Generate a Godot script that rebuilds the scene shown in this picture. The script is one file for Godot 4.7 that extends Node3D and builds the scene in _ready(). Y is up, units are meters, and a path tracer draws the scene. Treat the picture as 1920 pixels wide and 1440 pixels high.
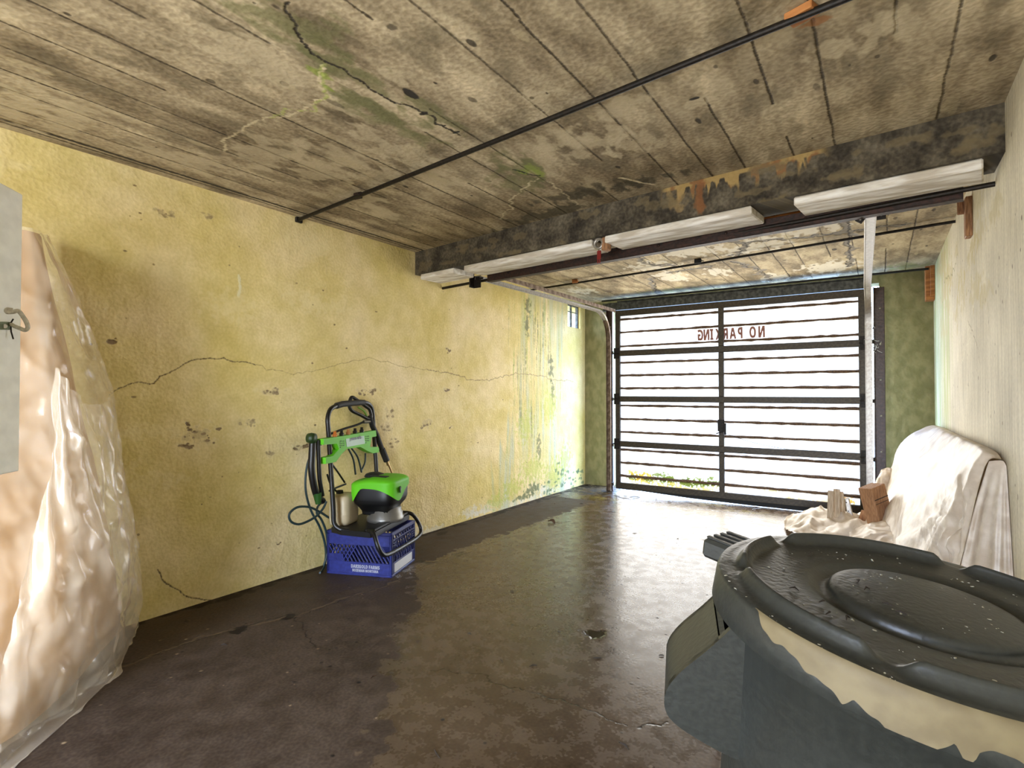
extends Node3D

# ---------------------------------------------------------------- camera model
const EYE := Vector3(0, 1.2, 0)
const FOCAL := 1035.0
const XL := -3.232      # left wall face
const XR := 0.43        # right wall face
const YC := 2.375       # ceiling underside
const ZF := -6.58       # far wall face
const ZB := 1.4         # wall behind the camera
const ZD := -6.30       # garage door plane
var ax_r: Vector3
var ax_u: Vector3
var ax_f: Vector3
var M := {}
var used := {}
var rng := RandomNumberGenerator.new()

func aim() -> void:
	var yaw := atan(690.0 / FOCAL)
	var pit := atan(16.0 / FOCAL)
	ax_f = Vector3(-sin(yaw) * cos(pit), sin(pit), -cos(yaw) * cos(pit))
	ax_r = Vector3(cos(yaw), 0, -sin(yaw))
	ax_u = ax_r.cross(ax_f)

func ray(px: float, py: float) -> Vector3:
	return ax_r * ((px - 960.0) / FOCAL) + ax_u * ((720.0 - py) / FOCAL) + ax_f

func on_x(px: float, py: float, x: float) -> Vector3:
	var d := ray(px, py)
	return EYE + d * ((x - EYE.x) / d.x)

func on_y(px: float, py: float, y: float) -> Vector3:
	var d := ray(px, py)
	return EYE + d * ((y - EYE.y) / d.y)

func on_z(px: float, py: float, z: float) -> Vector3:
	var d := ray(px, py)
	return EYE + d * ((z - EYE.z) / d.z)

# ---------------------------------------------------------------- mesh building
class Build:
	var st := SurfaceTool.new()
	func _init() -> void:
		st.begin(Mesh.PRIMITIVE_TRIANGLES)
	func flat() -> void:
		st.set_smooth_group(-1)
	func smooth(g := 0) -> void:
		st.set_smooth_group(g)
	func v(p: Vector3, uv := Vector2.ZERO) -> void:
		st.set_uv(uv)
		st.add_vertex(p)
	func tri(a: Vector3, b: Vector3, c: Vector3) -> void:
		v(a); v(b); v(c)
	func quad(a: Vector3, b: Vector3, c: Vector3, d: Vector3) -> void:
		v(a, Vector2(0, 0)); v(b, Vector2(1, 0)); v(c, Vector2(1, 1))
		v(a, Vector2(0, 0)); v(c, Vector2(1, 1)); v(d, Vector2(0, 1))
	func box(lo: Vector3, hi: Vector3, bev := 0.0, xf := Transform3D.IDENTITY) -> void:
		flat()
		var c := (lo + hi) * 0.5
		var h := (hi - lo) * 0.5
		var b := minf(bev, minf(h.x, minf(h.y, h.z)) * 0.9)
		for ax in 3:
			var u := (ax + 1) % 3
			var w := (ax + 2) % 3
			for s in [-1.0, 1.0]:
				var q: Array[Vector3] = []
				for k in [[-1, -1], [1, -1], [1, 1], [-1, 1]]:
					var p := Vector3.ZERO
					p[ax] = s * h[ax]
					p[u] = k[0] * (h[u] - b)
					p[w] = k[1] * (h[w] - b)
					q.append(xf * (c + p))
				if s > 0:
					quad(q[3], q[2], q[1], q[0])
				else:
					quad(q[0], q[1], q[2], q[3])
		if b <= 0.0:
			return
		for ax in 3:
			var u := (ax + 1) % 3
			var w := (ax + 2) % 3
			for su in [-1.0, 1.0]:
				for sw in [-1.0, 1.0]:
					var q: Array[Vector3] = []
					for k in [[-1, 0], [1, 0], [1, 1], [-1, 1]]:
						var p := Vector3.ZERO
						p[ax] = k[0] * (h[ax] - b)
						p[u] = su * (h[u] - (b if k[1] == 1 else 0.0))
						p[w] = sw * (h[w] - (0.0 if k[1] == 1 else b))
						q.append(xf * (c + p))
					if su * sw > 0:
						quad(q[3], q[2], q[1], q[0])
					else:
						quad(q[0], q[1], q[2], q[3])
		for sx in [-1.0, 1.0]:
			for sy in [-1.0, 1.0]:
				for sz in [-1.0, 1.0]:
					var a := xf * (c + Vector3(sx * h.x, sy * (h.y - b), sz * (h.z - b)))
					var d := xf * (c + Vector3(sx * (h.x - b), sy * h.y, sz * (h.z - b)))
					var e := xf * (c + Vector3(sx * (h.x - b), sy * (h.y - b), sz * h.z))
					if sx * sy * sz > 0:
						tri(a, e, d)
					else:
						tri(a, d, e)
	# a straight bar of rectangular section between two points
	func bar(a: Vector3, b: Vector3, wd: float, ht: float, bev := 0.0, upv := Vector3.UP) -> void:
		var d := (b - a)
		var l := d.length()
		var z := d / l
		var x := upv.cross(z)
		if x.length() < 0.01:
			x = Vector3.RIGHT.cross(z)
		x = x.normalized()
		var y := z.cross(x)
		box(Vector3(-wd / 2, -ht / 2, 0), Vector3(wd / 2, ht / 2, l), bev, Transform3D(Basis(x, y, z), a))
	func tube(pts: Array, rad, sides := 8, closed := false, caps := true) -> void:
		smooth(1)
		var n := pts.size()
		var rings := []
		var up := Vector3.ZERO
		for i in n:
			var p: Vector3 = pts[i]
			var prev: Vector3 = pts[(i - 1 + n) % n] if (closed or i > 0) else p
			var next: Vector3 = pts[(i + 1) % n] if (closed or i < n - 1) else p
			var t: Vector3 = (next - prev).normalized()
			if up == Vector3.ZERO:
				up = t.cross(Vector3(0.31, 0.17, 0.93)).normalized()
			up = (up - t * up.dot(t)).normalized()
			var sd := t.cross(up)
			var r: float = rad[i] if rad is Array else rad
			var ring: Array[Vector3] = []
			for k in sides:
				var a := TAU * k / sides
				ring.append(p + (up * cos(a) + sd * sin(a)) * r)
			rings.append(ring)
		var last := n if closed else n - 1
		for i in last:
			var A: Array = rings[i]
			var B: Array = rings[(i + 1) % n]
			for k in sides:
				var k2 := (k + 1) % sides
				quad(A[k], A[k2], B[k2], B[k])
		if caps and not closed:
			flat()
			for k in sides:
				var k2 := (k + 1) % sides
				tri(pts[0], rings[0][k2], rings[0][k])
				tri(pts[n - 1], rings[n - 1][k], rings[n - 1][k2])
	func lathe(prof: Array, segs := 32, xf := Transform3D.IDENTITY) -> void:
		smooth(2)
		for i in prof.size() - 1:
			var p: Vector2 = prof[i]
			var q: Vector2 = prof[i + 1]
			for k in segs:
				var a := TAU * k / segs
				var b := TAU * (k + 1) / segs
				var P0 := xf * Vector3(p.x * cos(a), p.y, p.x * sin(a))
				var P1 := xf * Vector3(p.x * cos(b), p.y, p.x * sin(b))
				var Q0 := xf * Vector3(q.x * cos(a), q.y, q.x * sin(a))
				var Q1 := xf * Vector3(q.x * cos(b), q.y, q.x * sin(b))
				if p.x < 1e-5:
					tri(P0, Q1, Q0)
				elif q.x < 1e-5:
					tri(P0, P1, Q0)
				else:
					quad(P0, P1, Q1, Q0)
	# polygon in local xy pushed along +z by depth
	func prism(poly: PackedVector2Array, depth: float, xf := Transform3D.IDENTITY) -> void:
		flat()
		var pg := poly
		if Geometry2D.is_polygon_clockwise(pg):
			pg = pg.duplicate()
			pg.reverse()
		var idx := Geometry2D.triangulate_polygon(pg)
		for i in range(0, idx.size(), 3):
			var a := pg[idx[i]]
			var b := pg[idx[i + 1]]
			var c := pg[idx[i + 2]]
			tri(xf * Vector3(a.x, a.y, depth), xf * Vector3(c.x, c.y, depth), xf * Vector3(b.x, b.y, depth))
			tri(xf * Vector3(a.x, a.y, 0), xf * Vector3(b.x, b.y, 0), xf * Vector3(c.x, c.y, 0))
		for i in pg.size():
			var a := pg[i]
			var b := pg[(i + 1) % pg.size()]
			quad(xf * Vector3(a.x, a.y, 0), xf * Vector3(a.x, a.y, depth), xf * Vector3(b.x, b.y, depth), xf * Vector3(b.x, b.y, 0))
	func grid(f: Callable, nu: int, nv: int) -> void:
		smooth(3)
		var P := []
		for i in nu + 1:
			var row: Array[Vector3] = []
			for j in nv + 1:
				row.append(f.call(float(i) / nu, float(j) / nv))
			P.append(row)
		for i in nu:
			for j in nv:
				var u0 := float(i) / nu
				var u1 := float(i + 1) / nu
				var v0 := float(j) / nv
				var v1 := float(j + 1) / nv
				v(P[i][j], Vector2(u0, v0)); v(P[i + 1][j], Vector2(u1, v0)); v(P[i + 1][j + 1], Vector2(u1, v1))
				v(P[i][j], Vector2(u0, v0)); v(P[i + 1][j + 1], Vector2(u1, v1)); v(P[i][j + 1], Vector2(u0, v1))
	# axis-aligned box whose every face takes its texture place from uvf(world point)
	func mapped(lo: Vector3, hi: Vector3, uvf: Callable, xf := Transform3D.IDENTITY) -> void:
		flat()
		for ax in 3:
			var u := (ax + 1) % 3
			var w := (ax + 2) % 3
			for s in 2:
				var q: Array[Vector3] = []
				for k in [[0, 0], [1, 0], [1, 1], [0, 1]]:
					var p := Vector3.ZERO
					p[ax] = hi[ax] if s == 1 else lo[ax]
					p[u] = hi[u] if k[0] == 1 else lo[u]
					p[w] = hi[w] if k[1] == 1 else lo[w]
					q.append(xf * p)
				if s == 1:
					q.reverse()
				for k in [0, 1, 2, 0, 2, 3]:
					v(q[k], uvf.call(q[k]))
	func mesh() -> ArrayMesh:
		st.generate_normals()
		return st.commit()

func numbered(called: String) -> String:
	if not used.has(called):
		used[called] = 0
		return called
	used[called] += 1
	return "%s_%03d" % [called, used[called]]

func tag(o: Node3D, label: String, category: String, group := "") -> void:
	o.set_meta("label", label)
	o.set_meta("category", category)
	if group:
		o.set_meta("group", group)

func thing(called: String, label: String, category: String, at := Vector3.ZERO, turn := 0.0, group := "") -> Node3D:
	var o := Node3D.new()
	o.name = numbered(called)
	o.position = at
	o.rotation.y = turn
	tag(o, label, category, group)
	add_child(o)
	return o

func put(b: Build, called: String, m: Material, parent: Node3D = null) -> MeshInstance3D:
	return put_mesh(b.mesh(), called, m, parent)

func put_mesh(me: Mesh, called: String, m: Material, parent: Node3D = null) -> MeshInstance3D:
	var o := MeshInstance3D.new()
	o.mesh = me
	o.material_override = m
	if parent == null:
		o.name = numbered(called)
		add_child(o)
	else:
		o.name = called
		parent.add_child(o, true)
	return o

func solo(b: Build, called: String, m: Material, label: String, category: String, group := "") -> MeshInstance3D:
	var o := put(b, called, m)
	tag(o, label, category, group)
	return o

func struct(b: Build, called: String, m: Material) -> MeshInstance3D:
	var o := put(b, called, m)
	o.set_meta("kind", "structure")
	return o

# smooth curve through points
func curve(pts: Array, per := 6, closed := false) -> Array:
	var out := []
	var n := pts.size()
	var last := n if closed else n - 1
	for i in last:
		var p0: Vector3 = pts[(i - 1 + n) % n] if (closed or i > 0) else pts[0]
		var p1: Vector3 = pts[i]
		var p2: Vector3 = pts[(i + 1) % n]
		var p3: Vector3 = pts[(i + 2) % n] if (closed or i < n - 2) else pts[n - 1]
		for k in per:
			out.append(p1.cubic_interpolate(p2, p0, p3, float(k) / per))
	if not closed:
		out.append(pts[n - 1])
	return out

# a control net of points (rows of Vector3) read smoothly at (u, v)
func net(rows: Array, u: float, v: float) -> Vector3:
	var nr := rows.size()
	var fy := clampf(v, 0, 1) * (nr - 1)
	var j := mini(int(fy), nr - 2)
	var t := fy - j
	var q := []
	for k in 4:
		var row: Array = rows[clampi(j - 1 + k, 0, nr - 1)]
		var nc := row.size()
		var fx := clampf(u, 0, 1) * (nc - 1)
		var i := mini(int(fx), nc - 2)
		q.append((row[i] as Vector3).cubic_interpolate(row[i + 1], row[maxi(i - 1, 0)], row[mini(i + 2, nc - 1)], fx - i))
	return (q[1] as Vector3).cubic_interpolate(q[2], q[0], q[3], t)

# ---------------------------------------------------------------- surface colour maps
func nbytes(seed_: int, freq: float, w: int, h: int, oct := 4, kind := FastNoiseLite.TYPE_SIMPLEX_SMOOTH) -> PackedByteArray:
	var n := FastNoiseLite.new()
	n.seed = seed_
	n.noise_type = kind
	n.frequency = freq
	n.fractal_octaves = oct
	return n.get_image(w, h, false, false, true).get_data()

# the same, drawn out along one axis
func stretched(seed_: int, freq: float, w: int, h: int, kx: int, ky: int, oct := 4) -> PackedByteArray:
	var n := FastNoiseLite.new()
	n.seed = seed_
	n.noise_type = FastNoiseLite.TYPE_SIMPLEX_SMOOTH
	n.frequency = freq
	n.fractal_octaves = oct
	var im := n.get_image(maxi(w / kx, 8), maxi(h / ky, 8), false, false, true)
	im.resize(w, h, Image.INTERPOLATE_CUBIC)
	return im.get_data()

class Paint:
	var w: int
	var h: int
	var k: float
	var c := PackedByteArray()
	var b := PackedByteArray()
	var r := PackedByteArray()
	var nz := PackedByteArray()
	var rng := RandomNumberGenerator.new()
	func _init(wm: float, hm: float, ppm: float, seed_: int) -> void:
		w = int(wm * ppm)
		h = int(hm * ppm)
		k = ppm
		c.resize(w * h * 3)
		b.resize(w * h)
		r.resize(w * h)
		rng.seed = seed_
	func mix(i: int, col: Color, a: float) -> void:
		var j := i * 3
		c[j] = int(lerpf(c[j], col.r * 255.0, a) + 0.5)
		c[j + 1] = int(lerpf(c[j + 1], col.g * 255.0, a) + 0.5)
		c[j + 2] = int(lerpf(c[j + 2], col.b * 255.0, a) + 0.5)
	func dot(x: float, y: float, rad: float, col: Color, a: float, dh: float, rough := -1.0) -> void:
		var r0 := int(ceil(rad))
		for yy in range(int(y) - r0, int(y) + r0 + 1):
			if yy < 0 or yy >= h:
				continue
			for xx in range(int(x) - r0, int(x) + r0 + 1):
				if xx < 0 or xx >= w:
					continue
				var d := Vector2(xx - x, yy - y).length()
				if d > rad + 0.5:
					continue
				var m := clampf(rad + 0.5 - d, 0, 1) * a
				var i := yy * w + xx
				mix(i, col, m)
				b[i] = clampi(int(b[i] + dh * m), 0, 255)
				if rough >= 0.0:
					r[i] = int(lerpf(r[i], rough * 255.0, m))
	# a jagged line through points given in metres
	func line(pts: Array, wd: float, col: Color, a: float, dh := -60.0, jit := 0.006, fade := false) -> void:
		var off := Vector2.ZERO
		if jit > 0.005:          # break the line up into uneven kinks
			var kink := []
			for s in pts.size() - 1:
				var d: Vector2 = pts[s + 1] - pts[s]
				var m := clampi(int(d.length() / 0.035), 1, 12)
				for q in m:
					var o := Vector2.ZERO if q == 0 else Vector2(rng.randfn(0.0, 1.0), rng.randfn(0.0, 1.0)) * jit * 0.8
					kink.append(pts[s] + d * (float(q) / m) + o)
			kink.append(pts[pts.size() - 1])
			pts = kink
		for s in pts.size() - 1:
			var p: Vector2 = pts[s]
			var q: Vector2 = pts[s + 1]
			var n := maxi(2, int(p.distance_to(q) * k / 1.2))
			for i in n:
				var t := float(i) / n
				off = off * 0.94 + Vector2(rng.randf_range(-1, 1), rng.randf_range(-1, 1)) * jit * 0.28
				var u := p.lerp(q, t) + off
				var wob := 0.55 + 0.9 * rng.randf()
				if fade and rng.randf() < 0.25:
					continue
				dot(u.x * k, u.y * k, maxf(wd * k * 0.5 * wob, 0.45), col, a * (0.7 + 0.3 * rng.randf()), dh)
	# a patch with a ragged outline taken from the noise
	func patch(at: Vector2, rx: float, ry: float, col: Color, a: float, ragged := 0.7, dh := 0.0, edge := 0.18, rough := -1.0) -> void:
		var x0 := maxi(0, int((at.x - rx * 1.5) * k))
		var x1 := mini(w, int((at.x + rx * 1.5) * k) + 1)
		var y0 := maxi(0, int((at.y - ry * 1.5) * k))
		var y1 := mini(h, int((at.y + ry * 1.5) * k) + 1)
		for y in range(y0, y1):
			for x in range(x0, x1):
				var dx := (x / k - at.x) / rx
				var dy := (y / k - at.y) / ry
				var d := sqrt(dx * dx + dy * dy)
				if d > 1.5:
					continue
				var i := y * w + x
				var s := 1.0 - d + (nz[i] / 255.0 - 0.5) * 2.0 * ragged
				if s <= 0.0:
					continue
				var m := clampf(s / edge, 0, 1) * a
				mix(i, col, m)
				b[i] = clampi(int(b[i] + dh * m), 0, 255)
				if rough >= 0.0:
					r[i] = int(lerpf(r[i], rough * 255.0, m))
	func tex(which: String) -> ImageTexture:
		if which == "c":
			return ImageTexture.create_from_image(Image.create_from_data(w, h, false, Image.FORMAT_RGB8, c))
		return ImageTexture.create_from_image(Image.create_from_data(w, h, false, Image.FORMAT_L8, b if which == "b" else r))

func painted(p: Paint, relief: float, rough := 0.85, use_rough := false, spec := 0.5) -> StandardMaterial3D:
	var m := StandardMaterial3D.new()
	m.albedo_texture = p.tex("c")
	m.heightmap_enabled = true
	m.heightmap_texture = p.tex("b")
	m.heightmap_scale = relief
	m.texture_repeat = false
	m.roughness = rough
	m.metallic_specular = spec
	if use_rough:
		m.roughness = 1.0
		m.roughness_texture = p.tex("r")
	return m

# a plain material with grain from tiled noise, laid on in the world's own axes
func grain(c1: Color, c2: Color, rough := 0.8, freq := 0.02, scale := 1.0, relief := 0.3, metal := 0.0, seed_ := 1, stretch := Vector3.ONE, size := 256, world := true) -> StandardMaterial3D:
	var n := FastNoiseLite.new()
	n.seed = seed_
	n.noise_type = FastNoiseLite.TYPE_SIMPLEX_SMOOTH
	n.frequency = freq
	n.fractal_octaves = 5
	var g := n.get_seamless_image(size, size)
	var d := g.get_data()
	var c := PackedByteArray()
	c.resize(size * size * 3)
	for i in size * size:
		var t := smoothstep(0.15, 0.85, d[i] / 255.0)
		c[i * 3] = int(lerpf(c1.r, c2.r, t) * 255)
		c[i * 3 + 1] = int(lerpf(c1.g, c2.g, t) * 255)
		c[i * 3 + 2] = int(lerpf(c1.b, c2.b, t) * 255)
	var m := StandardMaterial3D.new()
	m.albedo_texture = ImageTexture.create_from_image(Image.create_from_data(size, size, false, Image.FORMAT_RGB8, c))
	m.roughness = rough
	m.metallic = metal
	m.uv1_triplanar = true
	m.uv1_world_triplanar = world
	m.uv1_scale = stretch * scale
	if relief > 0.0:
		m.heightmap_enabled = true
		m.heightmap_texture = ImageTexture.create_from_image(g)
		m.heightmap_scale = relief
	return m

func plain(c: Color, rough := 0.5, metal := 0.0) -> StandardMaterial3D:
	var m := StandardMaterial3D.new()
	m.albedo_color = c
	m.roughness = rough
	m.metallic = metal
	return m

# photograph pixels to metres on the painted surfaces
func wl(px: float, py: float) -> Vector2:
	var p := on_x(px, py, XL)
	return Vector2(-p.z, YC - p.y)
func cl(px: float, py: float) -> Vector2:
	var p := on_y(px, py, YC)
	return Vector2(p.x - XL, -p.z)
func fl(px: float, py: float) -> Vector2:
	var p := on_y(px, py, 0)
	return Vector2(p.x - XL, -p.z)
func wr(px: float, py: float) -> Vector2:
	var p := on_x(px, py, XR)
	return Vector2(-p.z, YC - p.y)
func path(f: Callable, pts: Array) -> Array:
	var out := []
	for p in pts:
		out.append(f.call(p[0], p[1]))
	return out

# ---------------------------------------------------------------- the room's surfaces
func paint_wall_left() -> StandardMaterial3D:
	var p := Paint.new(6.7, YC, 300.0, 11)
	var w := p.w
	var h := p.h
	var big := nbytes(3, 0.004, w, h, 4)
	var mid := nbytes(4, 0.02, w, h, 4)
	var fine := nbytes(5, 0.14, w, h, 3)
	var trow := stretched(6, 0.05, w, h, 1, 2, 3)
	p.nz = nbytes(7, 0.05, w, h, 5)
	for y in h:
		for x in w:
			var i := y * w + x
			var g := (big[i] - 128) * 0.10 + (mid[i] - 128) * 0.07 + (fine[i] - 128) * 0.07
			p.c[i * 3] = clampi(int(214 + g), 0, 255)
			p.c[i * 3 + 1] = clampi(int(195 + g), 0, 255)
			p.c[i * 3 + 2] = clampi(int(132 + g * 1.2 + (big[i] - 128) * 0.12), 0, 255)
			p.b[i] = clampi(int(128 + (trow[i] - 128) * 0.30 + (mid[i] - 128) * 0.30 + (fine[i] - 128) * 0.22), 0, 255)
	# form-board joints, faint ridges in the paint
	var rise := 0.14
	while rise < YC:
		var pts := []
		for q in 24:
			pts.append(Vector2(q * 0.3, rise + p.rng.randf_range(-0.004, 0.004)))
		p.line(pts, 0.004, Color(0.70, 0.62, 0.38), 0.22, 26.0, 0.004, true)
		rise += p.rng.randf_range(0.15, 0.24)
	# bare and scoured patches
	for q in 26:
		p.patch(Vector2(p.rng.randf_range(0.6, 6.2), p.rng.randf_range(0.1, 2.2)), p.rng.randf_range(0.05, 0.3), p.rng.randf_range(0.03, 0.12), Color(0.88, 0.82, 0.62), 0.35, 0.9, 6.0, 0.5)
	# pale salts along the foot of the wall
	for q in 30:
		var a := p.rng.randf_range(2.9, 6.3)
		p.patch(Vector2(a, YC - p.rng.randf_range(0.0, 0.10)), p.rng.randf_range(0.06, 0.2), p.rng.randf_range(0.02, 0.06), Color(0.83, 0.81, 0.74), 0.6, 0.9, -10.0, 0.4)
	# algae: streaks under the seep near the window
	var streak := stretched(21, 0.05, w, h, 1, 26, 4)
	var streak2 := stretched(22, 0.022, w, h, 1, 10, 4)
	var a0 := wl(962, 700).x
	var a1 := wl(1058, 700).x
	for x in range(int((a0 - 0.5) * p.k), mini(w, int((a1 + 0.6) * p.k))):
		for y in h:
			var i := y * w + x
			var a := x / p.k
			var bb := y / p.k
			var n := streak[i] / 255.0
			var n2 := streak2[i] / 255.0
			var lo := a0 + 0.1 * sin(bb * 3.0) - (n2 - 0.5) * 0.3
			var hi := a1 - 0.12 + (n2 - 0.5) * 0.2
			var low := smoothstep(1.5, 2.2, bb)
			lo -= low * 0.42 * n2 * 2.0
			hi += low * 0.25
			var ins := smoothstep(lo, lo + 0.10, a) * (1.0 - smoothstep(hi, hi + 0.10, a))
			if ins <= 0.0:
				continue
			var m := ins * smoothstep(0.30, 0.72, n * 0.28 + n2 * 0.72)
			var grn := Color(0.66, 0.67, 0.37).lerp(Color(0.68, 0.70, 0.55), smoothstep(0.4, 0.7, n2))
			p.mix(i, grn, m * 0.55)
			var pale := ins * smoothstep(0.62, 0.8, n2) * smoothstep(0.4, 0.9, bb)
			p.mix(i, Color(0.70, 0.73, 0.64), pale * 0.5)
	for q in 230:      # single runs of green and black slime, thickest under the leak
		var core := p.rng.randf() < 0.55
		var a: float = (lerpf(a0, a1, p.rng.randf_range(0.12, 0.75)) if core else lerpf(a0, a1, p.rng.randf_range(-0.1, 1.0)))
		var s := pow(p.rng.randf(), 1.6) * 1.9 + 0.02
		var l := p.rng.randf_range(0.08, 0.75)
		var pick := p.rng.randf()
		var c := Color(0.60, 0.64, 0.28) if pick < 0.45 else (Color(0.36, 0.38, 0.22) if pick < 0.68 else (Color(0.66, 0.70, 0.58) if pick < 0.88 else Color(0.24, 0.25, 0.16)))
		var wd := p.rng.randf_range(0.004, 0.03) * (1.0 if pick < 0.68 else 0.6)
		var al := p.rng.randf_range(0.10, 0.42)
		var n := int(l / 0.012)
		var x := a
		for t in n:
			x += p.rng.randfn(0.0, 0.0012)
			var f := sin(PI * (t + 0.5) / n)
			if p.rng.randf() < 0.85:
				p.dot(x * p.k, (s + t * 0.012) * p.k, wd * p.k * 0.5 * (0.5 + 0.7 * p.rng.randf()) * (0.5 + 0.5 * f), c, al * (0.4 + 0.6 * f), 0.0)
	for q in [[990, 575, 0.07, 0.10], [988, 610, 0.05, 0.12], [1033, 690, 0.06, 0.16], [1036, 735, 0.05, 0.14], [1010, 840, 0.05, 0.2]]:
		p.patch(wl(q[0], q[1]), q[2], q[3], Color(0.30, 0.32, 0.19), 0.6, 1.1, 0.0, 0.6)
	for q in [[1000, 880, 0.5, 0.16], [960, 915, 0.35, 0.12], [1040, 890, 0.4, 0.2], [930, 940, 0.3, 0.08], [1060, 860, 0.3, 0.22], [985, 800, 0.3, 0.2], [1030, 760, 0.3, 0.2]]:
		p.patch(wl(q[0], q[1]), q[2] * 0.6, q[3], Color(0.66, 0.69, 0.27), 0.55, 0.9, 0.0, 0.6)
	for q in [[985, 930, 0.22, 0.03], [1000, 915, 0.16, 0.05]]:
		p.patch(wl(q[0], q[1]), q[2], q[3], Color(0.33, 0.36, 0.20), 0.75, 1.0, 0.0, 0.4)
	for q in 46:
		var a := p.rng.randf_range(5.5, 6.5)
		p.patch(Vector2(a, YC - absf(p.rng.randfn(0.0, 0.14))), p.rng.randf_range(0.015, 0.05), p.rng.randf_range(0.01, 0.03), Color(0.28, 0.36, 0.22), 0.6, 1.0, 4.0, 0.5)
	# the long crack and the one by the floor
	var dark := Color(0.30, 0.24, 0.14)
	p.line(path(wl, [[205, 740], [240, 722], [290, 717], [300, 703], [330, 690], [345, 680], [390, 672], [420, 672], [440, 680], [480, 683]]), 0.005, dark, 0.8, -90.0, 0.006)
	p.line(path(wl, [[480, 683], [510, 690], [550, 702], [600, 692], [640, 680], [690, 670], [720, 677], [765, 688], [800, 692]]), 0.004, Color(0.45, 0.36, 0.20), 0.6, -60.0, 0.006)
	p.line(path(wl, [[800, 692], [850, 700], [880, 712], [920, 712], [970, 700], [1000, 702], [1040, 712], [1075, 715]]), 0.007, Color(0.50, 0.42, 0.28), 0.6, -60.0, 0.008)
	p.line(path(wl, [[295, 1068], [305, 1085], [320, 1097], [345, 1116], [375, 1121], [395, 1124]]), 0.006, dark, 0.8, -80.0, 0.006)
	p.line(path(wl, [[447, 515], [449, 540], [446, 555]]), 0.016, Color(0.86, 0.83, 0.66), 0.7, 20.0, 0.004)
	p.line(path(wl, [[447, 560], [446, 656]]), 0.005, Color(0.84, 0.79, 0.56), 0.5, 20.0, 0.004, true)
	# places where the paint has come off
	for q in [[370, 818, 0.10, 0.055, 0.8], [352, 835, 0.05, 0.02, 0.7], [350, 792, 0.015, 0.012, 0.9], [512, 733, 0.09, 0.02, 0.6], [690, 733, 0.13, 0.022, 0.7], [565, 837, 0.05, 0.025, 0.8], [800, 795, 0.07, 0.04, 0.6], [725, 800, 0.07, 0.06, 0.5], [735, 830, 0.05, 0.04, 0.5], [730, 775, 0.06, 0.05, 0.5], [462, 792, 0.06, 0.03, 0.4], [845, 800, 0.03, 0.02, 0.7], [840, 655, 0.03, 0.03, 0.7], [835, 730, 0.04, 0.02, 0.6], [505, 850, 0.03, 0.02, 0.4], [210, 640, 0.03, 0.012, 0.7], [305, 400, 0.06, 0.02, 0.3], [395, 405, 0.04, 0.02, 0.3], [640, 1005, 0.02, 0.012, 0.8], [520, 1018, 0.015, 0.01, 0.9]]:
		p.patch(wl(q[0], q[1]), q[2] * 1.25, q[3] * 1.25, Color(0.87, 0.81, 0.63), q[4] * 0.5, 1.0, -14.0, 0.3)
		for t in int(4 + q[2] * 110.0):
			var at := wl(q[0], q[1]) + Vector2(p.rng.randfn(0.0, q[2] * 0.5), p.rng.randfn(0.0, q[3] * 0.5))
			var s := p.rng.randf_range(0.003, 0.010)
			p.patch(at, s * p.rng.randf_range(1.0, 2.4), s, Color(0.50, 0.42, 0.31).lerp(Color(0.34, 0.26, 0.17), p.rng.randf()), q[4], 1.2, -70.0, 0.3)
		p.patch(wl(q[0], q[1]), q[2] * 0.8, q[3] * 0.8, Color(0.62, 0.54, 0.40), q[4] * 0.45, 1.3, -40.0, 0.4)
	for q in 110:
		var s := p.rng.randf_range(0.002, 0.0055)
		p.patch(Vector2(p.rng.randf_range(0.6, 6.2), p.rng.randf_range(0.05, 2.3)), s * p.rng.randf_range(1.0, 2.5), s, Color(0.38, 0.30, 0.18), p.rng.randf_range(0.3, 0.85), 0.8, -60.0, 0.3)
	for q in 150:
		var at := Vector2(p.rng.randf_range(0.6, 5.0), p.rng.randf_range(0.05, 2.3))
		var l := p.rng.randf_range(0.03, 0.16)
		p.line([at, at + Vector2(l, p.rng.randf_range(-0.04, 0.04))], 0.006, Color(0.86, 0.78, 0.52), 0.4, 45.0, 0.01, true)
	return painted(p, 1.2, 0.72)

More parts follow.
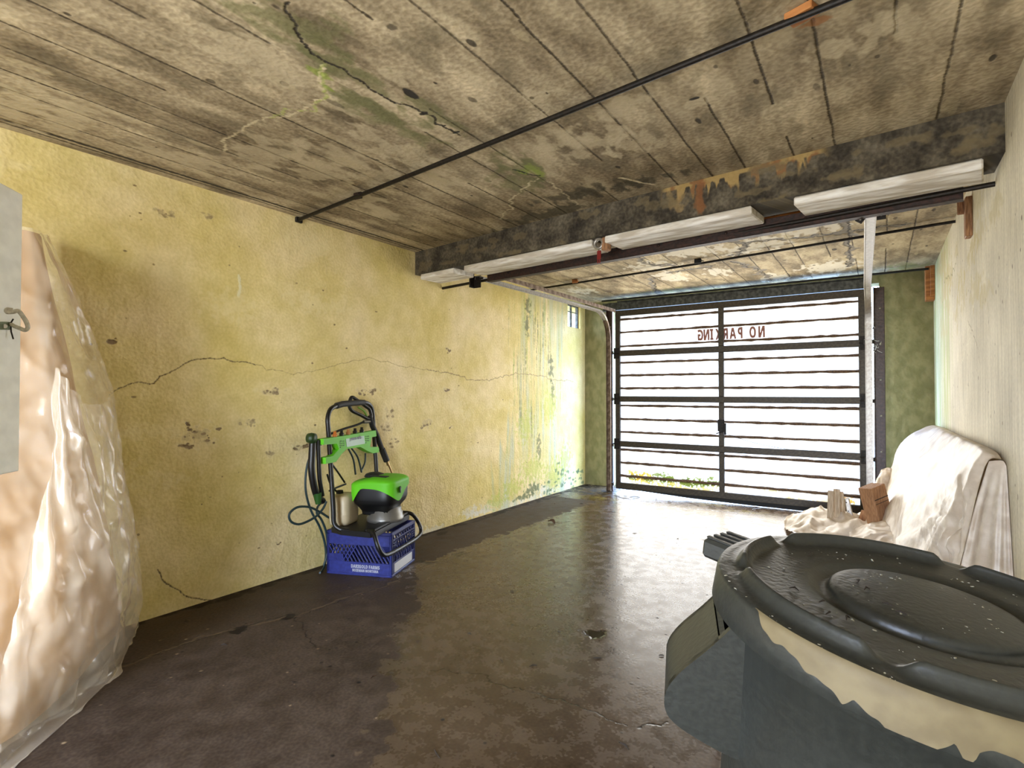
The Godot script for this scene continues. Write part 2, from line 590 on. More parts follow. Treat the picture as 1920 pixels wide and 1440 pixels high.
func paint_ceiling() -> StandardMaterial3D:
	var p := Paint.new(3.662, 6.7, 290.0, 12)
	var w := p.w
	var h := p.h
	var big := stretched(31, 0.008, w, h, 1, 3, 4)
	var mid := stretched(32, 0.024, w, h, 1, 3, 5)
	var fine := nbytes(33, 0.12, w, h, 3)
	var salt := stretched(34, 0.016, w, h, 1, 2, 5)
	p.nz = stretched(35, 0.035, w, h, 1, 2, 5)
	var tone := []
	var seams := []
	var a := 0.06
	while a < 3.66:
		seams.append(a)
		tone.append(p.rng.randf_range(-14, 14))
		a += p.rng.randf_range(0.155, 0.235)
	var col_tone := PackedFloat32Array()
	col_tone.resize(w)
	for x in w:
		var t := 0
		while t < seams.size() - 1 and seams[t + 1] < x / p.k:
			t += 1
		col_tone[x] = tone[t]
	for y in h:
		for x in w:
			var i := y * w + x
			var g := (big[i] - 128) * 0.30 + (mid[i] - 128) * 0.26 + (fine[i] - 128) * 0.22 + col_tone[x] * 0.8
			p.c[i * 3] = clampi(int(155 + g), 0, 255)
			p.c[i * 3 + 1] = clampi(int(139 + g * 0.98), 0, 255)
			p.c[i * 3 + 2] = clampi(int(109 + g * 0.88), 0, 255)
			var s := smoothstep(0.54, 0.80, salt[i] / 255.0)
			if s > 0.0:
				p.mix(i, Color(0.72, 0.66, 0.53), s * 0.62 * clampf(mid[i] / 140.0, 0.2, 1.0))
			var dk := 1.0 - smoothstep(0.16, 0.46, salt[i] / 255.0)
			if dk > 0.0:
				p.mix(i, Color(0.36, 0.32, 0.23), dk * 0.45)
			p.b[i] = clampi(int(128 + col_tone[x] * 1.3 + (mid[i] - 128) * 0.35 + (fine[i] - 128) * 0.22), 0, 255)
	for s in seams:
		var b := 0.0
		while b < 6.7:
			var l := p.rng.randf_range(0.3, 1.2)
			if p.rng.randf() < 0.8:
				p.line([Vector2(s, b), Vector2(s + p.rng.randf_range(-0.004, 0.004), b + l)], 0.007, Color(0.20, 0.16, 0.10), p.rng.randf_range(0.5, 1.0), -110.0, 0.0025)
			b += l
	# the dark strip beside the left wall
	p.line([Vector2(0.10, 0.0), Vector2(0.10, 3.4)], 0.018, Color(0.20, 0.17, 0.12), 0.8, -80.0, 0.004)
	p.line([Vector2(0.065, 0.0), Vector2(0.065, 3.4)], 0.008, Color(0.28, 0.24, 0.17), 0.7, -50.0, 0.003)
	# whitish salts, damp and moss where the photograph shows them
	var salts := [[40, 200, 0.3, 0.10], [120, 225, 0.25, 0.08], [500, 290, 0.22, 0.18], [600, 320, 0.16, 0.2], [650, 300, 0.12, 0.25], [700, 330, 0.14, 0.2], [760, 290, 0.12, 0.35], [680, 370, 0.12, 0.2], [800, 320, 0.1, 0.25], [640, 195, 0.10, 0.16], [480, 110, 0.1, 0.22], [1100, 270, 0.2, 0.15], [1180, 270, 0.14, 0.12], [1050, 265, 0.14, 0.12], [1305, 192, 0.05, 0.04], [1160, 205, 0.12, 0.1], [735, 145, 0.03, 0.09], [1020, 180, 0.1, 0.06], [1560, 90, 0.1, 0.06], [1640, 60, 0.06, 0.12], [1690, 50, 0.05, 0.1], [350, 300, 0.12, 0.2], [720, 400, 0.1, 0.2]]
	for q in salts:
		p.patch(cl(q[0], q[1]), q[2], q[3], Color(0.74, 0.68, 0.55), 0.7, 1.0, 8.0, 0.35)
	for q in [[1500, 430, 0.26, 0.20], [1440, 455, 0.2, 0.2], [1560, 500, 0.25, 0.28], [1540, 520, 0.2, 0.25], [1300, 470, 0.28, 0.2], [1220, 500, 0.2, 0.2], [1260, 520, 0.14, 0.3], [1380, 470, 0.15, 0.15], [1345, 510, 0.12, 0.2], [1450, 520, 0.14, 0.2], [1090, 545, 0.15, 0.2]]:
		p.patch(cl(q[0], q[1]), q[2], q[3], Color(0.80, 0.77, 0.70), 0.85, 0.9, 10.0, 0.25)
	for q in [[700, 200, 0.05, 0.3], [640, 130, 0.08, 0.25], [560, 60, 0.12, 0.25], [730, 220, 0.1, 0.3], [820, 215, 0.07, 0.2], [980, 315, 0.12, 0.2], [970, 340, 0.14, 0.2], [1000, 310, 0.06, 0.12]]:
		p.patch(cl(q[0], q[1]), q[2], q[3], Color(0.38, 0.38, 0.22), 0.55, 1.0, 0.0, 0.5)
	for q in [[600, 140, 0.02, 0.07], [605, 160, 0.012, 0.05], [990, 320, 0.06, 0.07], [1010, 325, 0.03, 0.05]]:
		p.patch(cl(q[0], q[1]), q[2], q[3], Color(0.52, 0.58, 0.24), 0.75, 1.0, 0.0, 0.4)
	for q in [[1500, 550, 0.3, 0.12], [1600, 535, 0.25, 0.15], [1250, 545, 0.4, 0.12], [1330, 545, 0.2, 0.16], [1700, 500, 0.16, 0.2], [1180, 560, 0.25, 0.1]]:
		p.patch(cl(q[0], q[1]), q[2], q[3], Color(0.56, 0.56, 0.32), 0.55, 1.0, 0.0, 0.5)
	for q in [[1530, 560, 0.1, 0.1], [1590, 545, 0.12, 0.1], [1235, 545, 0.04, 0.2], [1030, 400, 0.3, 0.12], [1100, 360, 0.3, 0.1], [950, 440, 0.3, 0.12], [1180, 345, 0.3, 0.06]]:
		p.patch(cl(q[0], q[1]), q[2], q[3], Color(0.24, 0.22, 0.16), 0.6, 1.0, 0.0, 0.4)
	# cracks, with lime bled out along some
	var lime := Color(0.83, 0.77, 0.62)
	p.line(path(cl, [[605, 120], [598, 140], [602, 155], [610, 175], [590, 195], [570, 208], [530, 218], [500, 222], [470, 232], [455, 245], [440, 255], [420, 262], [414, 285]]), 0.013, lime, 0.6, 20.0, 0.014, true)
	p.line(path(cl, [[605, 120], [598, 140], [602, 155], [610, 175], [590, 195], [570, 208], [530, 218], [500, 222]]), 0.012, Color(0.66, 0.70, 0.36), 0.5, 10.0, 0.02, true)
	for q in 60:       # lime combed off along the board marks
		var t := p.rng.randf()
		var a0 := cl(610, 175).lerp(cl(440, 255), t) + Vector2(p.rng.randfn(0.0, 0.006), p.rng.randfn(0.0, 0.01))
		p.line([a0, a0 + Vector2(p.rng.randf_range(-0.005, 0.005), p.rng.randf_range(0.01, 0.09) * (1.0 - 0.7 * t))], 0.004, lime, 0.5, 15.0, 0.002, true)
	p.line(path(cl, [[540, 5], [548, 35], [552, 55], [575, 85], [605, 112], [650, 135], [690, 165], [730, 190], [765, 200], [790, 213], [830, 235], [866, 255]]), 0.008, Color(0.13, 0.10, 0.06), 0.9, -120.0, 0.012)
	for q in [[793, 213, 0.022, 0.012], [832, 236, 0.012, 0.008], [855, 248, 0.02, 0.008], [768, 175, 0.02, 0.04], [1300, 185, 0.02, 0.01]]:
		p.patch(cl(q[0], q[1]), q[2], q[3], Color(0.10, 0.08, 0.05), 0.9, 0.6, -120.0, 0.2)
	p.line(path(cl, [[1008, 335], [985, 352], [965, 370], [950, 395], [935, 410]]), 0.012, lime, 0.55, 20.0, 0.014, true)
	p.line(path(cl, [[1015, 338], [1045, 355], [1062, 370], [1080, 385]]), 0.011, lime, 0.6, 20.0, 0.014, true)
	p.line(path(cl, [[1160, 334], [1190, 340], [1228, 348]]), 0.016, lime, 0.7, 20.0, 0.008)
	p.line(path(cl, [[960, 318], [985, 325], [1010, 330]]), 0.01, Color(0.12, 0.14, 0.06), 0.8, -90.0, 0.012)
	for c in [[[1180, 475], [1220, 495], [1260, 500], [1300, 495]], [[1355, 452], [1400, 455], [1385, 475], [1365, 480]], [[1400, 455], [1480, 447], [1600, 432], [1700, 420]], [[1370, 490], [1420, 505], [1440, 520]], [[1225, 520], [1230, 545], [1240, 555]], [[1590, 400], [1592, 500]], [[1250, 512], [1340, 498]]]:
		p.line(path(cl, c), 0.035, Color(0.46, 0.43, 0.38), 0.55, -60.0, 0.03)
		p.line(path(cl, c), 0.010, Color(0.16, 0.14, 0.12), 0.85, -100.0, 0.02)
	# chips and stains
	for q in 90:
		var s := p.rng.randf_range(0.004, 0.016)
		p.patch(Vector2(p.rng.randf_range(0.1, 3.6), p.rng.randf_range(0.5, 6.4)), s, s * p.rng.randf_range(1.0, 3.0), Color(0.17, 0.14, 0.09), p.rng.randf_range(0.3, 0.9), 0.8, -80.0, 0.3)
	for q in 120:
		var s := p.rng.randf_range(0.01, 0.05)
		p.patch(Vector2(p.rng.randf_range(0.1, 3.6), p.rng.randf_range(0.5, 6.4)), s * 0.6, s * p.rng.randf_range(1.0, 3.0), Color(0.70, 0.64, 0.50), p.rng.randf_range(0.3, 0.7), 1.0, 25.0, 0.3)
	p.patch(cl(1515, 45), 0.06, 0.02, Color(0.60, 0.38, 0.20), 0.7, 0.8, 0.0, 0.3)
	return painted(p, 1.3, 0.9)

func paint_floor() -> StandardMaterial3D:
	var p := Paint.new(3.662, 6.9, 280.0, 13)
	var w := p.w
	var h := p.h
	var big := nbytes(41, 0.006, w, h, 4)
	var mid := nbytes(42, 0.03, w, h, 5)
	var fine := nbytes(43, 0.2, w, h, 3)
	var wet := nbytes(44, 0.010, w, h, 5)
	p.nz = nbytes(45, 0.03, w, h, 5)
	for y in h:
		for x in w:
			var i := y * w + x
			var g := (big[i] - 128) * 0.12 + (mid[i] - 128) * 0.16 + (fine[i] - 128) * 0.18
			p.c[i * 3] = clampi(int(72 + g), 0, 255)
			p.c[i * 3 + 1] = clampi(int(59 + g * 0.95), 0, 255)
			p.c[i * 3 + 2] = clampi(int(46 + g * 0.85), 0, 255)
			p.b[i] = clampi(int(128 + (mid[i] - 128) * 0.06 + (fine[i] - 128) * 0.16), 0, 255)
			p.r[i] = 150
	# standing water: everything right of the ragged edge and beyond the crack
	var dry := PackedVector2Array()
	for q in [[560, 1105], [615, 1082], [700, 1090], [770, 1072], [786, 1085], [782, 1130], [788, 1145], [738, 1170], [745, 1185], [762, 1205], [735, 1240], [700, 1265], [730, 1300], [700, 1340], [725, 1390], [690, 1440], [640, 1600], [0, 1700], [-700, 1500], [-300, 1320], [200, 1260]]:
		dry.append(fl(q[0], q[1]))
	var edge1 := fl(230, 1250)
	var edge2 := fl(990, 985)
	for y in h:
		for x in w:
			var i := y * w + x
			var at := Vector2(x / p.k, y / p.k)
			var jig := Vector2(mid[i] - 128, wet[i] - 128) * 0.0009
			var line_x: float = lerpf(edge1.x, edge2.x, (at.y - edge1.y) / (edge2.y - edge1.y))
			var m := 1.0
			if at.x + jig.x * 0.6 < line_x and at.y < 5.6:
				m = 0.14
			elif at.y < 3.3 and Geometry2D.is_point_in_polygon(at + jig, dry):
				m = 0.0
			var film := m * (0.86 + 0.10 * smoothstep(0.1, 0.9, wet[i] / 255.0))
			p.r[i] = int(lerpf(168.0 + (mid[i] - 128) * 0.25, 56.0 + (mid[i] - 128) * 0.22 + (fine[i] - 128) * 0.14, film) + 0.5)
			if m > 0.5:
				p.mix(i, Color(0.34, 0.27, 0.19), 0.35)
				p.b[i] = clampi(int(128 + (fine[i] - 128) * 0.07), 0, 255)
			else:
				p.mix(i, Color(0.235, 0.19, 0.15), 0.4)
	# drifts of silt, algae by the door
	for q in 40:
		p.patch(Vector2(p.rng.randf_range(0.2, 3.5), p.rng.randf_range(0.8, 6.3)), p.rng.randf_range(0.04, 0.25), p.rng.randf_range(0.04, 0.25), Color(0.40, 0.33, 0.22), 0.09, 1.0, 0.0, 1.2)
	for q in [[1230, 930, 0.3, 0.12], [1330, 945, 0.25, 0.12], [1130, 935, 0.25, 0.1], [1400, 960, 0.2, 0.08]]:
		p.patch(fl(q[0], q[1]), q[2], q[3], Color(0.46, 0.42, 0.16), 0.6, 1.0, 0.0, 0.5)
	for q in 60:
		var a := p.rng.randf_range(0.0, 0.9)
		p.patch(Vector2(a, p.rng.randf_range(5.9, 6.6)), p.rng.randf_range(0.02, 0.08), p.rng.randf_range(0.02, 0.06), Color(0.16, 0.13, 0.09), 0.7, 1.0, 20.0, 0.4, 0.8)
	# dirt gathered where the wall meets the floor
	for q in 70:
		var b := p.rng.randf_range(0.9, 6.4)
		p.patch(Vector2(absf(p.rng.randfn(0.0, 0.035)), b), p.rng.randf_range(0.02, 0.05), p.rng.randf_range(0.05, 0.2), Color(0.15, 0.115, 0.085), 0.6, 1.0, 10.0, 0.4, 0.75)
	# cracks
	var dark := Color(0.10, 0.075, 0.05)
	p.line(path(fl, [[212, 1254], [300, 1222], [400, 1190], [470, 1172], [530, 1158], [560, 1155], [610, 1135], [660, 1118], [720, 1100], [780, 1065], [830, 1050], [880, 1035], [930, 1015], [990, 990], [1040, 968]]), 0.016, Color(0.36, 0.30, 0.22), 0.7, 30.0, 0.012)
	p.line(path(fl, [[212, 1254], [300, 1222], [400, 1190], [470, 1172], [530, 1158], [560, 1155], [610, 1135], [660, 1118], [720, 1100], [780, 1065], [830, 1050], [880, 1035], [930, 1015], [990, 990], [1040, 968]]), 0.006, dark, 0.8, -110.0, 0.012)
	for q in [[450, 1182, 0.10, 0.02], [800, 1056, 0.12, 0.02], [860, 1040, 0.08, 0.03], [540, 1157, 0.06, 0.02]]:
		p.patch(fl(q[0], q[1]), q[2] * 0.5, q[3] * 2.0, dark, 0.9, 0.8, -120.0, 0.2)
	p.line(path(fl, [[556, 1157], [565, 1175], [572, 1195], [590, 1215]]), 0.006, dark, 0.8, -100.0, 0.01)
	p.line(path(fl, [[800, 1258], [850, 1262], [900, 1265], [940, 1285], [1000, 1300], [1050, 1312], [1090, 1330], [1130, 1345], [1180, 1362]]), 0.006, dark, 0.9, -35.0, 0.012)
	p.line(path(fl, [[1195, 1365], [1215, 1358], [1250, 1352]]), 0.008, dark, 0.9, -35.0, 0.01)
	p.line(path(fl, [[1160, 940], [1180, 948], [1240, 950], [1320, 955], [1400, 965], [1410, 955], [1440, 950]]), 0.008, dark, 0.8, -100.0, 0.02)
	p.patch(fl(1110, 1187), 0.075, 0.05, Color(0.15, 0.115, 0.085), 0.9, 0.6, -120.0, 0.25, 0.10)
	# grit
	for q in 500:
		var at := Vector2(p.rng.randf_range(0.1, 3.6), p.rng.randf_range(0.7, 6.4))
		p.dot(at.x * p.k, at.y * p.k, p.rng.randf_range(0.6, 2.2), Color(0.09, 0.07, 0.05) if p.rng.randf() < 0.7 else Color(0.58, 0.50, 0.38), p.rng.randf_range(0.4, 0.95), 60.0, 0.7)
	return painted(p, 0.45, 0.3, true, 0.34)

func paint_wall_right() -> StandardMaterial3D:
	var p := Paint.new(6.7, YC, 260.0, 14)
	var w := p.w
	var h := p.h
	var big := nbytes(51, 0.006, w, h, 4)
	var brush := stretched(52, 0.09, w, h, 1, 12, 4)
	var fine := nbytes(53, 0.15, w, h, 3)
	p.nz = nbytes(54, 0.04, w, h, 5)
	for y in h:
		for x in w:
			var i := y * w + x
			var g := (big[i] - 128) * 0.14 + (brush[i] - 128) * 0.12 + (fine[i] - 128) * 0.08
			p.c[i * 3] = clampi(int(203 + g), 0, 255)
			p.c[i * 3 + 1] = clampi(int(194 + g), 0, 255)
			p.c[i * 3 + 2] = clampi(int(168 + g), 0, 255)
			p.b[i] = clampi(int(128 + (brush[i] - 128) * 0.45 + (fine[i] - 128) * 0.2 + (big[i] - 128) * 0.2), 0, 255)
	var run := stretched(55, 0.05, w, h, 1, 20, 4)
	for x in range(int(4.7 * p.k), w):
		for y in h:
			var i := y * w + x
			var m := smoothstep(5.0, 5.5, x / p.k + (run[i] / 255.0 - 0.5) * 0.6) * smoothstep(0.25, 0.7, run[i] / 255.0)
			p.mix(i, Color(0.63, 0.66, 0.40), m * 0.75)
	for q in 30:
		p.patch(Vector2(p.rng.randf_range(3.2, 6.2), p.rng.randf_range(0.0, 0.7)), p.rng.randf_range(0.05, 0.3), p.rng.randf_range(0.03, 0.15), Color(0.72, 0.66, 0.46), 0.5, 1.0, 0.0, 0.5)
	for q in 40:
		var at := Vector2(p.rng.randf_range(2.6, 5.6), p.rng.randf_range(0.1, 1.6))
		p.line([at, at + Vector2(0.0, p.rng.randf_range(0.05, 0.3))], 0.004, Color(0.50, 0.38, 0.28), 0.4, 0.0, 0.003, true)
	for q in 12:
		var at := Vector2(p.rng.randf_range(2.7, 4.8), p.rng.randf_range(0.1, 0.9))
		p.line([at, at + Vector2(p.rng.randf_range(0.1, 0.4), p.rng.randf_range(0.1, 0.3))], 0.006, Color(0.88, 0.86, 0.76), 0.7, 40.0, 0.012)
	p.line(path(wr, [[1812, 560], [1815, 600], [1830, 640], [1838, 680]]), 0.006, Color(0.45, 0.38, 0.26), 0.6, -60.0, 0.012)
	p.line(path(wr, [[1770, 525], [1785, 510], [1795, 480]]), 0.008, Color(0.40, 0.38, 0.22), 0.6, -60.0, 0.02)
	for q in 200:
		var s := p.rng.randf_range(0.002, 0.007)
		p.patch(Vector2(p.rng.randf_range(2.6, 6.3), p.rng.randf_range(0.05, 2.3)), s, s * 1.5, Color(0.30, 0.24, 0.16), p.rng.randf_range(0.3, 0.9), 0.8, -50.0, 0.3)
	return painted(p, 0.6, 0.75)

func paint_beam() -> StandardMaterial3D:
	# the beam's face: dark brown with lime and rust run down from its top edge
	var p := Paint.new(3.8, 0.3, 300.0, 15)
	var w := p.w
	var h := p.h
	var mid := nbytes(61, 0.02, w, h, 5)
	var fine := nbytes(62, 0.13, w, h, 3)
	var run := stretched(63, 0.05, w, h, 1, 6, 4)
	p.nz = nbytes(64, 0.03, w, h, 5)
	for y in h:
		for x in w:
			var i := y * w + x
			var g := (mid[i] - 128) * 0.28 + (fine[i] - 128) * 0.16
			p.c[i * 3] = clampi(int(72 + g), 0, 255)
			p.c[i * 3 + 1] = clampi(int(65 + g * 0.97), 0, 255)
			p.c[i * 3 + 2] = clampi(int(51 + g * 0.85), 0, 255)
			p.b[i] = clampi(int(128 + (mid[i] - 128) * 0.4 + (fine[i] - 128) * 0.25), 0, 255)
			var a := x / p.k
			var b := y / p.k
			var span := smoothstep(2.18, 2.24, a) * (1.0 - smoothstep(3.0, 3.08, a))
			var drop := 0.02 + 0.10 * smoothstep(0.45, 0.85, run[i] / 255.0)
			var m := span * (1.0 - smoothstep(drop * 0.5, drop, b))
			if m > 0.0:
				p.mix(i, Color(0.66, 0.55, 0.33).lerp(Color(0.52, 0.36, 0.20), smoothstep(0.5, 0.7, mid[i] / 255.0)), m * 0.85)
	p.patch(Vector2(2.43, 0.08), 0.03, 0.10, Color(0.50, 0.32, 0.17), 0.8, 0.8, 0.0, 0.4)
	p.patch(Vector2(2.3, 0.07), 0.06, 0.06, Color(0.60, 0.50, 0.32), 0.6, 1.0, 0.0, 0.4)
	for q in 30:
		p.patch(Vector2(p.rng.randf_range(0.1, 3.7), p.rng.randf_range(0.02, 0.2)), p.rng.randf_range(0.02, 0.15), p.rng.randf_range(0.01, 0.04), Color(0.42, 0.37, 0.26), 0.6, 1.0, 0.0, 0.4)
	return painted(p, 0.9, 0.92)

func make_materials() -> void:
	M.wall_left = paint_wall_left()
	M.ceiling = paint_ceiling()
	M.floor = paint_floor()
	M.wall_right = paint_wall_right()
	M.beam = paint_beam()
	M.olive = grain(Color(0.455, 0.435, 0.275), Color(0.54, 0.51, 0.345), 0.85, 0.016, 0.8, 0.8, 0.0, 71, Vector3(1.3, 0.8, 1.3), 512)
	M.backwall = grain(Color(0.74, 0.67, 0.42), Color(0.82, 0.75, 0.50), 0.8, 0.02, 1.0, 0.5, 0.0, 72)
	M.drive = grain(Color(0.52, 0.51, 0.48), Color(0.62, 0.61, 0.58), 0.9, 0.03, 0.7, 0.4, 0.0, 73)
	M.rust = grain(Color(0.12, 0.085, 0.07), Color(0.24, 0.145, 0.11), 0.65, 0.03, 4.0, 0.15, 0.3, 74)
	M.steel_dark = grain(Color(0.085, 0.075, 0.06), Color(0.16, 0.13, 0.10), 0.55, 0.03, 5.0, 0.1, 0.5, 75)
	M.brown_paint = grain(Color(0.19, 0.125, 0.115), Color(0.27, 0.185, 0.165), 0.45, 0.03, 4.0, 0.1, 0.0, 76)
	M.header_grey = grain(Color(0.17, 0.18, 0.175), Color(0.33, 0.34, 0.32), 0.5, 0.02, 3.0, 0.25, 0.2, 77)
	M.galv = grain(Color(0.60, 0.58, 0.55), Color(0.68, 0.66, 0.63), 0.42, 0.03, 4.0, 0.05, 0.75, 78)
	M.galv_rusty = grain(Color(0.36, 0.29, 0.23), Color(0.54, 0.47, 0.41), 0.55, 0.02, 3.0, 0.1, 0.4, 79)
	M.frame_brown = grain(Color(0.20, 0.175, 0.13), Color(0.27, 0.235, 0.18), 0.5, 0.03, 4.0, 0.05, 0.3, 80)
	M.white_wood = grain(Color(0.74, 0.70, 0.63), Color(0.93, 0.92, 0.89), 0.8, 0.02, 2.0, 0.5, 0.0, 81, Vector3(0.35, 1.6, 1.6))
	M.orange_wood = grain(Color(0.56, 0.35, 0.17), Color(0.72, 0.48, 0.26), 0.75, 0.02, 2.0, 0.3, 0.0, 82, Vector3(0.5, 2, 2))
	M.wood_grey = grain(Color(0.60, 0.53, 0.43), Color(0.72, 0.65, 0.55), 0.8, 0.03, 3.0, 0.3, 0.0, 83, Vector3(3, 0.4, 3))
	M.wood_brown = grain(Color(0.50, 0.35, 0.23), Color(0.66, 0.49, 0.34), 0.75, 0.03, 3.0, 0.4, 0.0, 84, Vector3(3, 0.5, 3))
	M.cabinet = grain(Color(0.87, 0.87, 0.84), Color(0.93, 0.93, 0.90), 0.5, 0.02, 3.0, 0.12, 0.0, 85)
	M.paper = grain(Color(0.66, 0.50, 0.31), Color(0.76, 0.59, 0.39), 0.8, 0.012, 1.4, 0.25, 0.0, 86)
	M.bin = grain(Color(0.125, 0.13, 0.115), Color(0.165, 0.17, 0.15), 0.40, 0.06, 5.0, 0.06, 0.0, 87)
	M.black = plain(Color(0.035, 0.034, 0.034), 0.42)
	M.black_matte = plain(Color(0.05, 0.048, 0.045), 0.7)
	M.green = plain(Color(0.36, 0.70, 0.11), 0.5)
	M.green.metallic_specular = 0.35
	M.blue = grain(Color(0.135, 0.155, 0.38), Color(0.17, 0.20, 0.46), 0.36, 0.03, 4.0, 0.05, 0.0, 88)
	M.hose = plain(Color(0.10, 0.19, 0.20), 0.45)
	M.grey_metal = plain(Color(0.45, 0.44, 0.41), 0.4, 0.6)
	M.brass = plain(Color(0.62, 0.52, 0.34), 0.35, 0.8)
	M.red = plain(Color(0.45, 0.07, 0.05), 0.5)
	M.label_white = plain(Color(0.84, 0.86, 0.90), 0.5)
	M.ink_grey = plain(Color(0.62, 0.62, 0.64), 0.6)
	M.letter = plain(Color(0.60, 0.42, 0.36), 0.7)
	M.letter.backlight_enabled = true
	M.letter.backlight = Color(0.30, 0.20, 0.17)
	M.cream = grain(Color(0.34, 0.29, 0.185), Color(0.40, 0.35, 0.235), 0.7, 0.02, 4.0, 0.05, 0.0, 89)
	M.dirt_rib = grain(Color(0.24, 0.17, 0.11), Color(0.46, 0.35, 0.24), 0.8, 0.04, 5.0, 0.1, 0.0, 92)
	M.cabinet_hook = grain(Color(0.62, 0.60, 0.54), Color(0.80, 0.78, 0.72), 0.5, 0.04, 8.0, 0.05, 0.0, 93)
	M.hasp = plain(Color(0.42, 0.46, 0.36), 0.5, 0.3)
	M.web = plain(Color(0.92, 0.93, 0.95), 0.8)
	M.leaf = grain(Color(0.16, 0.10, 0.05), Color(0.33, 0.22, 0.11), 0.8, 0.05, 8.0, 0.1, 0.0, 90)
	M.twig = plain(Color(0.14, 0.10, 0.06), 0.8)
	var glass := StandardMaterial3D.new()
	glass.albedo_color = Color(0.9, 0.95, 1.0, 0.06)
	glass.transparency = BaseMaterial3D.TRANSPARENCY_ALPHA
	glass.roughness = 0.05
	M.glass = glass
	var film := StandardMaterial3D.new()
	film.albedo_color = Color(0.95, 0.90, 0.80, 0.20)
	film.transparency = BaseMaterial3D.TRANSPARENCY_ALPHA
	film.roughness = 0.2
	M.film = film
	var fn := FastNoiseLite.new()
	fn.seed = 95
	fn.frequency = 0.02
	fn.fractal_octaves = 5
	var sheet := grain(Color(0.74, 0.67, 0.58), Color(0.88, 0.83, 0.76), 0.38, 0.02, 2.0, 0.35, 0.0, 91)
	sheet.backlight_enabled = true
	sheet.backlight = Color(0.55, 0.5, 0.44)
	M.sheet = sheet
	var tank := plain(Color(0.72, 0.66, 0.53), 0.4)
	tank.backlight_enabled = true
	tank.backlight = Color(0.5, 0.47, 0.4)
	M.tank = tank
	M.blue_fluid = plain(Color(0.22, 0.30, 0.42), 0.4)
	M.droplet = plain(Color(0.55, 0.54, 0.48), 0.12)

func fibreglass(seed_: int, bottom: int) -> StandardMaterial3D:
	var w := 512
	var h := 224
	var p := Paint.new(1.25, 0.55, 400.0, seed_)
	w = p.w
	h = p.h
	var big := nbytes(seed_, 0.01, w, h, 4)
	var mid := stretched(seed_ + 1, 0.04, w, h, 3, 1, 4)
	var fine := nbytes(seed_ + 2, 0.16, w, h, 3)
	p.nz = nbytes(seed_ + 3, 0.06, w, h, 5)
	for i in w * h:
		var g := (big[i] - 128) * 0.05 + (mid[i] - 128) * 0.07
		p.c[i * 3] = clampi(int(250 + g), 0, 255)
		p.c[i * 3 + 1] = clampi(int(230 + g), 0, 255)
		p.c[i * 3 + 2] = clampi(int(206 + g * 1.3), 0, 255)
		p.b[i] = fine[i]
		if fine[i] > 205:
			p.mix(i, Color(0.55, 0.46, 0.36), 0.35)
	for q in 22:
		var at := Vector2(p.rng.randf_range(0, 1.25), p.rng.randf_range(0.0, 0.55))
		p.patch(at, p.rng.randf_range(0.02, 0.10), 0.008, Color(0.66, 0.55, 0.42), 0.4, 0.9, 0.0, 0.5)
	if bottom == 1:      # moss and rust-brown algae on the lowest sheet
		for q in 60:
			var a := p.rng.randf_range(0.08, 1.22)
			var c := Color(0.62, 0.47, 0.14) if a < 0.45 and p.rng.randf() < 0.7 else Color(0.33, 0.33, 0.10)
			p.patch(Vector2(a, p.rng.randf_range(0.34, 0.43)), p.rng.randf_range(0.02, 0.07), p.rng.randf_range(0.015, 0.05), c, 0.8, 1.1, 0.0, 0.3)
		for q in 30:
			p.patch(Vector2(p.rng.randf_range(0.1, 1.2), p.rng.randf_range(0.42, 0.50)), p.rng.randf_range(0.02, 0.08), 0.02, Color(0.80, 0.62, 0.28), 0.6, 1.0, 0.0, 0.4)
	if bottom >= 1:
		for q in 34:
			p.patch(Vector2(p.rng.randf_range(0.0, 1.25), p.rng.randf_range(0.46, 0.54)), p.rng.randf_range(0.03, 0.12), p.rng.randf_range(0.008, 0.03), Color(0.80, 0.57, 0.27), 0.7, 1.0, 0.0, 0.4)
	if bottom == 2:
		p.patch(Vector2(1.12, 0.46), 0.07, 0.06, Color(0.72, 0.48, 0.12), 0.9, 0.9, 0.0, 0.3)
		p.patch(Vector2(0.45, 0.42), 0.1, 0.03, Color(0.62, 0.52, 0.2), 0.6, 1.1, 0.0, 0.4)
	var m := painted(p, 0.15, 0.55)
	m.backlight_enabled = true
	m.backlight = Color(0.80, 0.80, 0.80)
	return m

# ---------------------------------------------------------------- structure
func sweep(b: Build, poly: Array, pts: Array, side: Vector3) -> void:
	# a closed outline (x along side, y along the inner normal) carried along a path lying in the plane across side
	b.smooth(5)
	var rings := []
	for i in pts.size():
		var t: Vector3 = (pts[mini(i + 1, pts.size() - 1)] - pts[maxi(i - 1, 0)]).normalized()
		var nrm := t.cross(side).normalized()
		var ring := []
		for q in poly:
			ring.append(pts[i] + side * q.x + nrm * q.y)
		rings.append(ring)
	var n := poly.size()
	for k in n:
		b.smooth(10 + k)
		for i in pts.size() - 1:
			b.quad(rings[i][k], rings[i][(k + 1) % n], rings[i + 1][(k + 1) % n], rings[i + 1][k])
	b.flat()
	var pg := PackedVector2Array()
	for q in poly:
		pg.append(q)
	var idx := Geometry2D.triangulate_polygon(pg)
	for e in [0, pts.size() - 1]:
		for i in range(0, idx.size(), 3):
			b.tri(rings[e][idx[i]], rings[e][idx[i + 1]], rings[e][idx[i + 2]])

